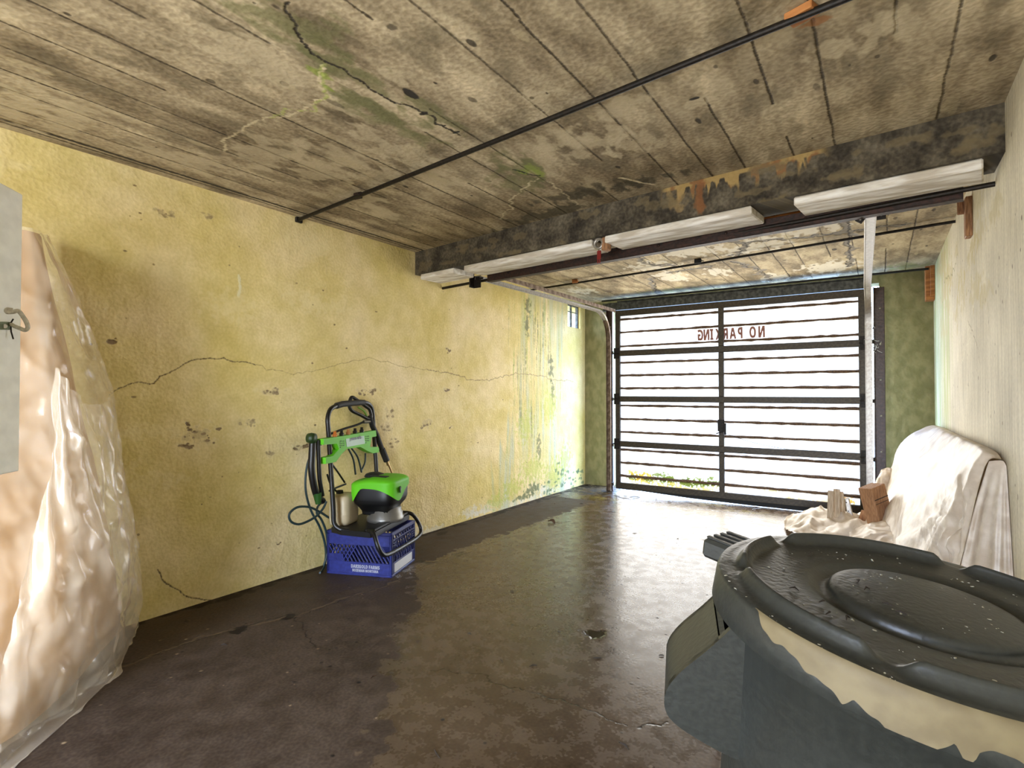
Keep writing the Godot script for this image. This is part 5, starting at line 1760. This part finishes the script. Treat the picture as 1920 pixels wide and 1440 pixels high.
func build_heap() -> void:
	# the long thing leaning on the right wall, under white plastic sheeting
	var heap := thing("covered_heap", "long bulky item leaning on the right wall under crumpled dusty white plastic sheeting", "covered heap")
	var A := [
		# top edge against the wall, far to near
		[Vector3(0.415, 0.86, -6.05), Vector3(0.415, 0.915, -5.8), Vector3(0.415, 0.925, -5.2), Vector3(0.415, 0.93, -4.5), Vector3(0.415, 0.94, -3.8), Vector3(0.415, 0.945, -3.2), Vector3(0.415, 0.925, -3.02)],
		[Vector3(0.33, 0.85, -6.05), Vector3(0.345, 0.90, -5.8), Vector3(0.36, 0.91, -5.2), Vector3(0.36, 0.92, -4.5), Vector3(0.365, 0.93, -3.8), Vector3(0.37, 0.935, -3.2), Vector3(0.375, 0.915, -3.03)],
		[Vector3(0.12, 0.70, -6.0), Vector3(0.16, 0.76, -5.75), Vector3(0.235, 0.74, -5.2), Vector3(0.26, 0.74, -4.5), Vector3(0.29, 0.76, -3.8), Vector3(0.32, 0.79, -3.25), Vector3(0.345, 0.80, -3.05)],
		[Vector3(0.06, 0.50, -5.95), Vector3(0.08, 0.52, -5.7), Vector3(0.12, 0.52, -5.2), Vector3(0.16, 0.52, -4.5), Vector3(0.20, 0.54, -3.8), Vector3(0.26, 0.56, -3.25), Vector3(0.30, 0.56, -3.05)],
		[Vector3(0.02, 0.25, -5.9), Vector3(0.02, 0.26, -5.7), Vector3(0.02, 0.28, -5.2), Vector3(0.06, 0.28, -4.5), Vector3(0.11, 0.30, -3.8), Vector3(0.19, 0.32, -3.25), Vector3(0.25, 0.32, -3.04)],
		[Vector3(-0.04, 0.02, -5.9), Vector3(-0.06, 0.02, -5.7), Vector3(-0.06, 0.02, -5.2), Vector3(-0.02, 0.02, -4.5), Vector3(0.04, 0.02, -3.8), Vector3(0.12, 0.02, -3.25), Vector3(0.20, 0.02, -3.02)]]
	var b := Build.new()
	var n1 := crumple(301, 1.5, 3)
	var n2 := FastNoiseLite.new()
	n2.seed = 302
	n2.frequency = 4.0
	b.grid(func(u: float, v: float) -> Vector3:
		var p := net(A, u, v)
		# soft folds falling from the top edge towards the floor
		var fold := 0.028 * sin(u * 46.0 + 3.0 * v + 4.0 * n2.get_noise_2d(u * 2.0, v)) * smoothstep(0.55, 0.9, u) * smoothstep(0.2, 0.6, v)
		var k := smoothstep(0.0, 0.16, v) * smoothstep(1.0, 0.93, u)
		var off := fold * smoothstep(1.0, 0.93, u) + k * 0.040 * n1.get_noise_3d(p.x * 0.7, p.y * 0.7, p.z * 0.45) + k * 0.008 * n2.get_noise_3d(p.x * 2.0, p.y * 2.0, p.z * 1.2)
		# pleats fanning out from the near top corner
		var ang := atan2(0.96 - p.y, -3.0 - p.z)
		var far := Vector2(0.96 - p.y, -3.0 - p.z).length()
		off += 0.016 * sin(ang * 34.0 + n2.get_noise_2d(u * 3.0, v * 3.0)) * smoothstep(0.25, 0.6, far) * smoothstep(1.9, 0.9, far) * smoothstep(0.35, 0.6, ang) * k
		return p + Vector3(-0.82, 0.55, 0.1) * off * 0.8, 130, 64)
	put(b, "plastic_sheet", M.sheet, heap)
	# hanging near end
	var E := [
		[Vector3(0.378, 0.912, -3.045), Vector3(0.415, 0.92, -3.01), Vector3(0.427, 0.90, -3.0)],
		[Vector3(0.335, 0.72, -3.065), Vector3(0.39, 0.72, -2.97), Vector3(0.427, 0.72, -2.95)],
		[Vector3(0.285, 0.45, -3.065), Vector3(0.37, 0.45, -2.92), Vector3(0.427, 0.45, -2.88)],
		[Vector3(0.235, 0.22, -3.05), Vector3(0.35, 0.2, -2.86), Vector3(0.427, 0.2, -2.80)],
		[Vector3(0.20, 0.01, -3.03), Vector3(0.33, 0.01, -2.82), Vector3(0.427, 0.01, -2.74)]]
	b = Build.new()
	b.grid(func(u: float, v: float) -> Vector3:
		var p := net(E, u, v)
		var f := 0.014 * sin(u * 26.0 + 2.0 * v) * smoothstep(0.02, 0.4, v) * (1.0 - u)
		return p + Vector3(-0.4, 0, 0.9) * f, 30, 40)
	put(b, "hanging_end", M.sheet, heap)
	# far end flap standing up beside the door post
	b = sheet_from(zrows([[[1655, 880, -5.95], [1668, 876, -5.9], [1676, 882, -5.9], [1680, 900, -5.95]], [[1645, 900, -5.9], [1660, 905, -5.8], [1680, 925, -5.8], [1690, 930, -5.9]], [[1640, 935, -5.85], [1662, 945, -5.75], [1685, 950, -5.75], [1695, 955, -5.85]], [[1638, 965, -5.8], [1665, 972, -5.7], [1690, 975, -5.7], [1700, 975, -5.8]]]), 24, 24, 0.05, 305, 4.0, Vector3(-0.3, 0, 0.95))
	put(b, "flap", M.sheet, heap)
	# loose sheeting heaped on the floor in front
	var lo := heap
	b = sheet_from(zrows([
		[[1590, 992, -5.35], [1640, 985, -5.35], [1690, 975, -5.4], [1740, 985, -5.4], [1790, 1000, -5.3]],
		[[1592, 1000, -5.0], [1640, 985, -5.0], [1690, 985, -5.0], [1750, 1000, -5.0], [1800, 1010, -4.9]],
		[[1595, 1010, -4.7], [1645, 990, -4.6], [1700, 995, -4.6], [1760, 1008, -4.6], [1812, 1020, -4.5]],
		[[1603, 1020, -4.5], [1640, 1010, -4.4], [1690, 1015, -4.4], [1760, 1025, -4.35], [1818, 1045, -4.3]],
		[[1612, 1045, -4.4], [1650, 1055, -4.3], [1700, 1075, -4.2], [1770, 1095, -4.15], [1830, 1110, -4.1]]]), 60, 40, 0.09, 311, 1.5, Vector3(0, 0.8, 0.6))
	put(b, "loose_fold", M.sheet, lo)
	b = sheet_from(zrows([
		[[1470, 982, -5.55], [1500, 968, -5.65], [1540, 957, -5.75], [1580, 962, -5.75], [1640, 975, -5.6]],
		[[1472, 992, -5.40], [1505, 978, -5.45], [1545, 968, -5.5], [1590, 975, -5.45], [1640, 985, -5.4]],
		[[1476, 1002, -5.25], [1510, 992, -5.2], [1555, 988, -5.15], [1600, 990, -5.1], [1650, 1000, -5.0]],
		[[1482, 1010, -5.12], [1520, 1015, -5.0], [1560, 1022, -4.85], [1610, 1030, -4.75], [1660, 1040, -4.6]]]), 60, 34, 0.10, 312, 1.7, Vector3(0, 0.9, 0.4))
	put(b, "loose_fold", M.sheet, lo)
	# timber stuck in the heap
	var offs := [[[1558, 920], [1556, 990], 0.045, "grey weathered lath standing in the plastic sheeting, shortest of three", M.wood_grey], [[1569, 917], [1571, 990], 0.050, "pale weathered lath standing upright in the plastic sheeting", M.wood_grey], [[1577, 922], [1585, 985], 0.035, "narrow weathered lath leaning in the plastic sheeting behind the pale one", M.wood_grey]]
	for i in offs.size():
		b = Build.new()
		var zz := -5.30 - 0.03 * i
		b.bar(on_z(offs[i][1][0], offs[i][1][1] + 14, zz), on_z(offs[i][0][0], offs[i][0][1], zz), offs[i][2], 0.020, 0.002, Vector3(0, 0, 1))
		solo(b, "timber_lath", offs[i][4], offs[i][3], "lath", "laths in the heap")
	b = Build.new()
	b.bar(on_z(1600, 990, -5.42), on_z(1587, 934, -5.42), 0.04, 0.022, 0.006, Vector3(0, 0, 1))
	var pl := solo(b, "metal_plate", M.galv, "grey metal strap with bolt holes standing among the laths", "metal strap")
	for k in 3:
		b = Build.new()
		var c := on_z(1587 + k * 4, 942 + k * 16, -5.42) + Vector3(0, 0, 0.0115)
		b.lathe([Vector2(0, 0.001), Vector2(0.005, 0.001), Vector2(0.005, 0), Vector2(0, 0)], 8, Transform3D(Basis(Vector3.RIGHT, Vector3.BACK, Vector3.DOWN), c))
		put(b, "bolt_hole", M.black, pl)
	# big timber offcut
	var o0 := on_z(1655, 985, -5.05)
	var blk := thing("timber_block", "large brown sawn timber block leaning in the plastic sheeting beside the laths", "timber block", o0)
	b = Build.new()
	blk.basis = Basis(Vector3.UP, 0.95) * Basis(Vector3(0, 0, 1), 0.22) * Basis(Vector3(1, 0, 0), -0.1)
	b.box(Vector3(-0.085, -0.12, -0.055), Vector3(0.065, 0.31, 0.055), 0.004)
	put(b, "block", M.wood_brown, blk)
	b = Build.new()
	b.box(Vector3(-0.08, 0.215, 0.0540), Vector3(0.063, 0.222, 0.0556), 0.0)
	b.box(Vector3(-0.08, 0.185, 0.0540), Vector3(0.063, 0.189, 0.0556), 0.0)
	put(b, "saw_mark", M.twig, blk)
	b = Build.new()
	b.bar(on_z(1606, 1000, -5.2), on_z(1622, 958, -5.25), 0.05, 0.03, 0.003, Vector3(0, 0, 1))
	solo(b, "wood_scrap", M.wood_brown, "small brown wood scrap between the laths and the timber block", "wood block")
	# scrap of sheeting under the bin's near-left side
	b = sheet_from([
		[on_y(1308, 1295, 0.10), on_y(1340, 1300, 0.18), on_y(1385, 1310, 0.20)],
		[on_y(1318, 1330, 0.06), on_y(1345, 1335, 0.16), on_y(1395, 1345, 0.20)],
		[on_y(1335, 1365, 0.04), on_y(1355, 1365, 0.14), on_y(1405, 1380, 0.18)],
		[on_y(1355, 1405, 0.01), on_y(1370, 1405, 0.03), on_y(1410, 1420, 0.05)]], 26, 30, 0.06, 315, 6.0, Vector3(-0.2, 0.8, 0.5))
	solo(b, "sheeting_scrap", M.sheet, "small crumpled scrap of plastic sheeting on the floor under the trash bin", "plastic sheeting")

func xrows(px: Array) -> Array:
	var out := []
	for r in px:
		var row := []
		for q in r:
			row.append(on_x(q[0], q[1], q[2]))
		out.append(row)
	return out

func build_bundle() -> void:
	var bu := thing("wrapped_bundle", "tall bundle wrapped in brown paper and clear plastic against the yellow wall", "wrapped bundle")
	# brown paper inside
	var rows := xrows([
		[[-420, 395, -2.66], [-150, 410, -2.66], [20, 428, -2.66], [66, 437, -2.70], [72, 440, -3.0], [75, 443, -3.18]],
		[[-420, 560, -2.62], [-150, 565, -2.62], [30, 570, -2.63], [85, 575, -2.70], [100, 578, -3.0], [106, 582, -3.19]],
		[[-420, 800, -2.60], [-150, 800, -2.60], [40, 800, -2.61], [125, 800, -2.68], [150, 800, -3.0], [160, 800, -3.19]],
		[[-420, 1000, -2.58], [-150, 1000, -2.58], [40, 1000, -2.58], [160, 1000, -2.66], [192, 1000, -3.0], [204, 1000, -3.19]],
		[[-420, 1200, -2.55], [-150, 1200, -2.54], [20, 1195, -2.54], [150, 1180, -2.62], [200, 1150, -2.95], [222, 1130, -3.17]]])
	rows.append([on_y(-420, 1520, 0.004), on_y(-150, 1450, 0.004), on_y(10, 1390, 0.004), on_y(130, 1290, 0.004), on_y(190, 1220, 0.004), on_y(235, 1175, 0.004)])
	var b := Build.new()
	var n := crumple(401, 1.3, 2)
	b.grid(func(u: float, v: float) -> Vector3:
		var p := net(rows, u, v)
		p += Vector3(0.9, 0, -0.2) * (0.018 * n.get_noise_3d(p.x, p.y, p.z) * smoothstep(1.0, 0.9, v))
		p.x = maxf(p.x, XL + 0.02)
		return p, 60, 60)
	put(b, "brown_paper", M.paper, bu)
	# clear plastic over it
	var outer := xrows([
		[[-420, 388, -2.62], [-150, 402, -2.62], [22, 420, -2.62], [68, 431, -2.65], [80, 438, -2.85], [88, 446, -3.17]],
		[[-420, 560, -2.57], [-150, 565, -2.57], [30, 568, -2.57], [100, 572, -2.60], [138, 578, -2.80], [150, 590, -3.18]],
		[[-420, 760, -2.54], [-150, 760, -2.54], [45, 760, -2.54], [140, 755, -2.56], [195, 735, -2.85], [206, 750, -3.18]],
		[[-420, 950, -2.50], [-150, 950, -2.50], [45, 955, -2.50], [165, 955, -2.52], [232, 945, -2.85], [243, 965, -3.19]],
		[[-420, 1150, -2.46], [-150, 1150, -2.46], [40, 1150, -2.44], [175, 1150, -2.50], [247, 1120, -2.85], [258, 1120, -3.18]]])
	outer.append([on_y(-420, 1580, 0.02), on_y(-150, 1480, 0.02), on_y(0, 1410, 0.03), on_y(135, 1300, 0.03), on_y(215, 1235, 0.03), on_y(250, 1175, 0.02)])
	outer.append([on_y(-420, 1640, 0.004), on_y(-150, 1540, 0.004), on_y(20, 1440, 0.004), on_y(165, 1315, 0.004), on_y(222, 1252, 0.004), on_y(258, 1172, 0.004)])
	b = Build.new()
	var n1 := crumple(402, 1.6, 3)
	var n2 := crumple(403, 6.0, 2)
	b.grid(func(u: float, v: float) -> Vector3:
		var p := net(outer, u, v)
		var low := smoothstep(0.35, 0.9, v)
		var f := 0.020 * sin(u * 34.0 - v * 13.0 + 2.0 * n1.get_noise_2d(u, v)) * low
		var k := smoothstep(1.0, 0.93, v)
		p += Vector3(0.85, 0.1, -0.25) * (f * k + 0.045 * k * n1.get_noise_3d(p.x, p.y * 0.6, p.z) + 0.012 * k * n2.get_noise_3d(p.x, p.y, p.z))
		p.x = maxf(p.x, XL + 0.006)
		p.y = maxf(p.y, 0.003)
		return p, 130, 120)
	put(b, "clear_plastic", M.film, bu)
	# second, looser layer of the plastic over the lower part
	var loose := xrows([
		[[100, 690, -2.53], [130, 720, -2.53], [175, 760, -2.62], [204, 745, -3.0]],
		[[90, 850, -2.50], [140, 860, -2.50], [200, 880, -2.60], [228, 890, -3.0]],
		[[60, 1000, -2.47], [140, 1010, -2.47], [215, 1010, -2.58], [250, 1010, -3.0]],
		[[20, 1150, -2.43], [120, 1160, -2.44], [215, 1130, -2.58], [255, 1110, -3.0]]])
	loose.append([on_y(-20, 1425, 0.03), on_y(110, 1330, 0.03), on_y(200, 1262, 0.03), on_y(256, 1172, 0.02)])
	b = Build.new()
	b.grid(func(u: float, v: float) -> Vector3:
		var p := net(loose, u, v)
		var f := 0.016 * sin(u * 30.0 - v * 16.0)
		p += Vector3(0.85, 0.1, -0.2) * (f + 0.04 * n2.get_noise_3d(p.x * 0.5, p.y * 0.4, p.z * 0.5))
		p.x = maxf(p.x, XL + 0.01)
		p.y = maxf(p.y, 0.004)
		return p, 70, 80)
	put(b, "loose_plastic", M.film, bu)

func build_cabinet_door() -> void:
	# a white door standing open: its edge runs 46 degrees off the room's axis
	var zc := 1.6
	var p_top := EYE + ray(39, 362) * zc
	var p_bot := EYE + ray(36, 883) * zc
	var yaw := deg_to_rad(46.3)
	var dir := Vector3(sin(yaw), 0, cos(yaw))     # from the free edge towards the hinge, to the camera's left
	var hgt := p_top.y - p_bot.y
	var d := thing("cabinet_door", "white painted cabinet door standing open with a hook latch, beside the wrapped bundle", "cabinet door", p_bot)
	d.basis = Basis(dir, Vector3.UP, dir.cross(Vector3.UP))
	var b := Build.new()
	# local x runs to the hinge, z to the side; the face turned to us is the -z one or +z one, so give it thickness behind
	b.box(Vector3(0, 0, 0.0), Vector3(0.45, hgt, 0.02), 0.003)
	put(b, "panel", M.cabinet, d)
	var fz := -0.001
	var face := func(u: float, v: float, o := 0.0) -> Vector3:
		var r := ray(u, v)
		var nn := d.basis.z
		var P := p_bot - nn * o
		var X := EYE + r * ((P - EYE).dot(nn) / r.dot(nn))
		return d.transform.affine_inverse() * X
	var sgn := -1.0
	b = Build.new()
	b.tube(curve([face.call(24, 581, 0.03), face.call(14, 580, 0.02), face.call(13, 585, 0.02), face.call(24, 585, 0.03), face.call(34, 583, 0.04), face.call(42, 592, 0.045), face.call(49, 603, 0.05), face.call(52, 614, 0.05), face.call(47, 619, 0.045), face.call(38, 616, 0.035), face.call(28, 612, 0.02), face.call(21, 608, 0.008)], 5), 0.0055, 8)
	put(b, "hook", M.cabinet_hook, d)
	b = Build.new()
	b.tube([face.call(25, 598, 0.012), face.call(20, 606, 0.008), face.call(21, 622, 0.008), face.call(25, 636, 0.012)], 0.002, 6)
	put(b, "latch_spring", M.steel_dark, d)
	b = Build.new()
	var e0: Vector3 = face.call(-40, 610, 0.003)
	var e1: Vector3 = face.call(19, 611, 0.003)
	b.bar(e0, e1, 0.004, 0.022, 0.001)
	var hp := put(b, "hasp_plate", M.hasp, d)
	b = Build.new()
	b.tube([face.call(9, 611.5, 0.007), face.call(9, 611.5, 0.002)], 0.006, 10)
	put(b, "screw", M.galv, hp)

# ---- small debris
func build_debris() -> void:
	# dead leaf on the wet floor
	var at := on_y(1035, 980, 0.002)
	var lf := thing("dead_leaf", "curled dead brown leaf lying on the wet floor near the green-stained wall", "leaf", at)
	var b := Build.new()
	b.grid(func(u: float, v: float) -> Vector3:
		var x := (u - 0.5) * 0.09
		var w := 0.03 * sin(PI * clampf(u, 0.02, 0.98)) * (v - 0.5) * 2.0
		return Vector3(x, 0.004 + 0.9 * absf(w) * absf(v - 0.5) + 0.012 * sin(u * 5.0), w + 0.006 * sin(u * 9.0)), 14, 8)
	put(b, "blade", M.leaf, lf)
	b = Build.new()
	b.tube([Vector3(0.045, 0.004, 0), Vector3(0.065, 0.006, 0.004), Vector3(0.08, 0.004, 0.01)], 0.0015, 5)
	put(b, "stalk", M.twig, lf)
	# twigs and bits lying about
	var spots := [[990, 985], [1120, 1235], [1150, 960], [1078, 925], [1110, 930], [1060, 935], [1040, 945], [1135, 938], [1175, 925], [1230, 935], [1255, 940], [1090, 945], [1300, 1150], [1240, 1230], [940, 1240], [930, 1380], [1000, 1250], [880, 1190], [700, 1270], [820, 1415], [1170, 1400], [1040, 1100], [960, 1110], [1350, 1010], [1190, 1000], [1270, 1010], [1140, 1080], [470, 1170], [420, 1210], [350, 1165]]
	for i in spots.size():
		var p := on_y(spots[i][0], spots[i][1], 0.0)
		b = Build.new()
		var l := rng.randf_range(0.015, 0.05)
		var r := rng.randf_range(0.0015, 0.004)
		b.tube([Vector3(-l / 2, r, 0), Vector3(0, r * 1.6, rng.randf_range(-0.008, 0.008)), Vector3(l / 2, r, 0)], [r * 0.6, r, r * 0.5], 5)
		var o := solo(b, "twig", M.twig if i % 3 else M.leaf, "tiny dark twig lying on the wet concrete floor", "twig", "twigs on the floor")
		o.position = p
		o.rotation.y = rng.randf() * TAU
	# cobwebs on the right post
	b = Build.new()
	for k in 26:
		var u := rng.randfn(0.0, 1.0)
		var c := on_z(1641 + u * 5.0, 652 + rng.randfn(0.0, 1.0) * 8.0, ZD + 0.05)
		var e := c + Vector3(rng.randfn(0.0, 0.025), rng.randfn(0.0, 0.025), rng.randf_range(0.0, 0.02))
		b.tube([c, (c + e) * 0.5 + Vector3(0, -0.004, 0), e], 0.0022, 4)
	var cw := solo(b, "cobweb", M.web, "white tangle of cobweb caught on the brown door post", "cobweb")
	b = Build.new()
	for k in 6:
		var c := on_z(1637 + rng.randfn(0.0, 1.5), 612 + rng.randfn(0.0, 3.0), ZD + 0.05)
		b.tube([c, c + Vector3(0.006, -0.02, 0.006)], 0.003, 4)
	put(b, "upper_tangle", M.web, cw).set_meta("kind", "stuff")
	cw.set_meta("kind", "stuff")

func build_objects() -> void:
	build_crate()
	build_washer()
	build_bin()
	build_heap()
	build_bundle()
	build_cabinet_door()
	build_debris()

func _ready() -> void:
	rng.seed = 7
	aim()
	# camera
	var cam := Camera3D.new()
	cam.name = "camera"
	cam.fov = rad_to_deg(2.0 * atan(720.0 / FOCAL))
	cam.near = 0.05
	cam.far = 100.0
	add_child(cam)
	cam.position = EYE
	cam.basis = Basis(ax_r, ax_u, -ax_f)
	cam.current = true
	# overcast sky
	var sky_m := ProceduralSkyMaterial.new()
	sky_m.sky_top_color = Color(0.58, 0.73, 0.96)
	sky_m.sky_horizon_color = Color(0.82, 0.89, 0.97)
	sky_m.ground_horizon_color = Color(0.62, 0.63, 0.63)
	sky_m.ground_bottom_color = Color(0.45, 0.45, 0.44)
	sky_m.sun_angle_max = 0.0
	var sky := Sky.new()
	sky.sky_material = sky_m
	var env := Environment.new()
	env.background_mode = Environment.BG_SKY
	env.sky = sky
	env.background_energy_multiplier = 20.0
	env.tonemap_mode = Environment.TONE_MAPPER_LINEAR
	env.tonemap_exposure = 2.0
	env.sdfgi_enabled = true
	env.ssao_enabled = true
	env.ssil_enabled = true
	var we := WorldEnvironment.new()
	we.name = "world"
	we.environment = env
	add_child(we)
	# daylight that the translucent door spreads into the room
	var dl := AreaLight3D.new()
	dl.name = "door_daylight"
	dl.area_size = Vector2(2.5, 2.05)
	dl.position = Vector3(-1.39, 1.12, ZD + 0.06)
	dl.rotation.y = PI
	dl.light_color = Color(1.0, 0.965, 0.90)
	dl.light_energy = 3.5
	dl.area_range = 14.0
	dl.shadow_enabled = true
	add_child(dl)
	# unseen light behind the camera, placed to brighten the near walls and ceiling
	var bl := AreaLight3D.new()
	bl.name = "unseen_rear_light"
	bl.area_size = Vector2(1.10, 2.05)
	bl.position = Vector3(-1.175, 1.05, ZB + 0.02)
	bl.light_color = Color(1.0, 0.97, 0.92)
	bl.light_energy = 6.0
	bl.area_range = 14.0
	bl.shadow_enabled = true
	add_child(bl)

	make_materials()
	build_room()
	build_door()
	build_objects()
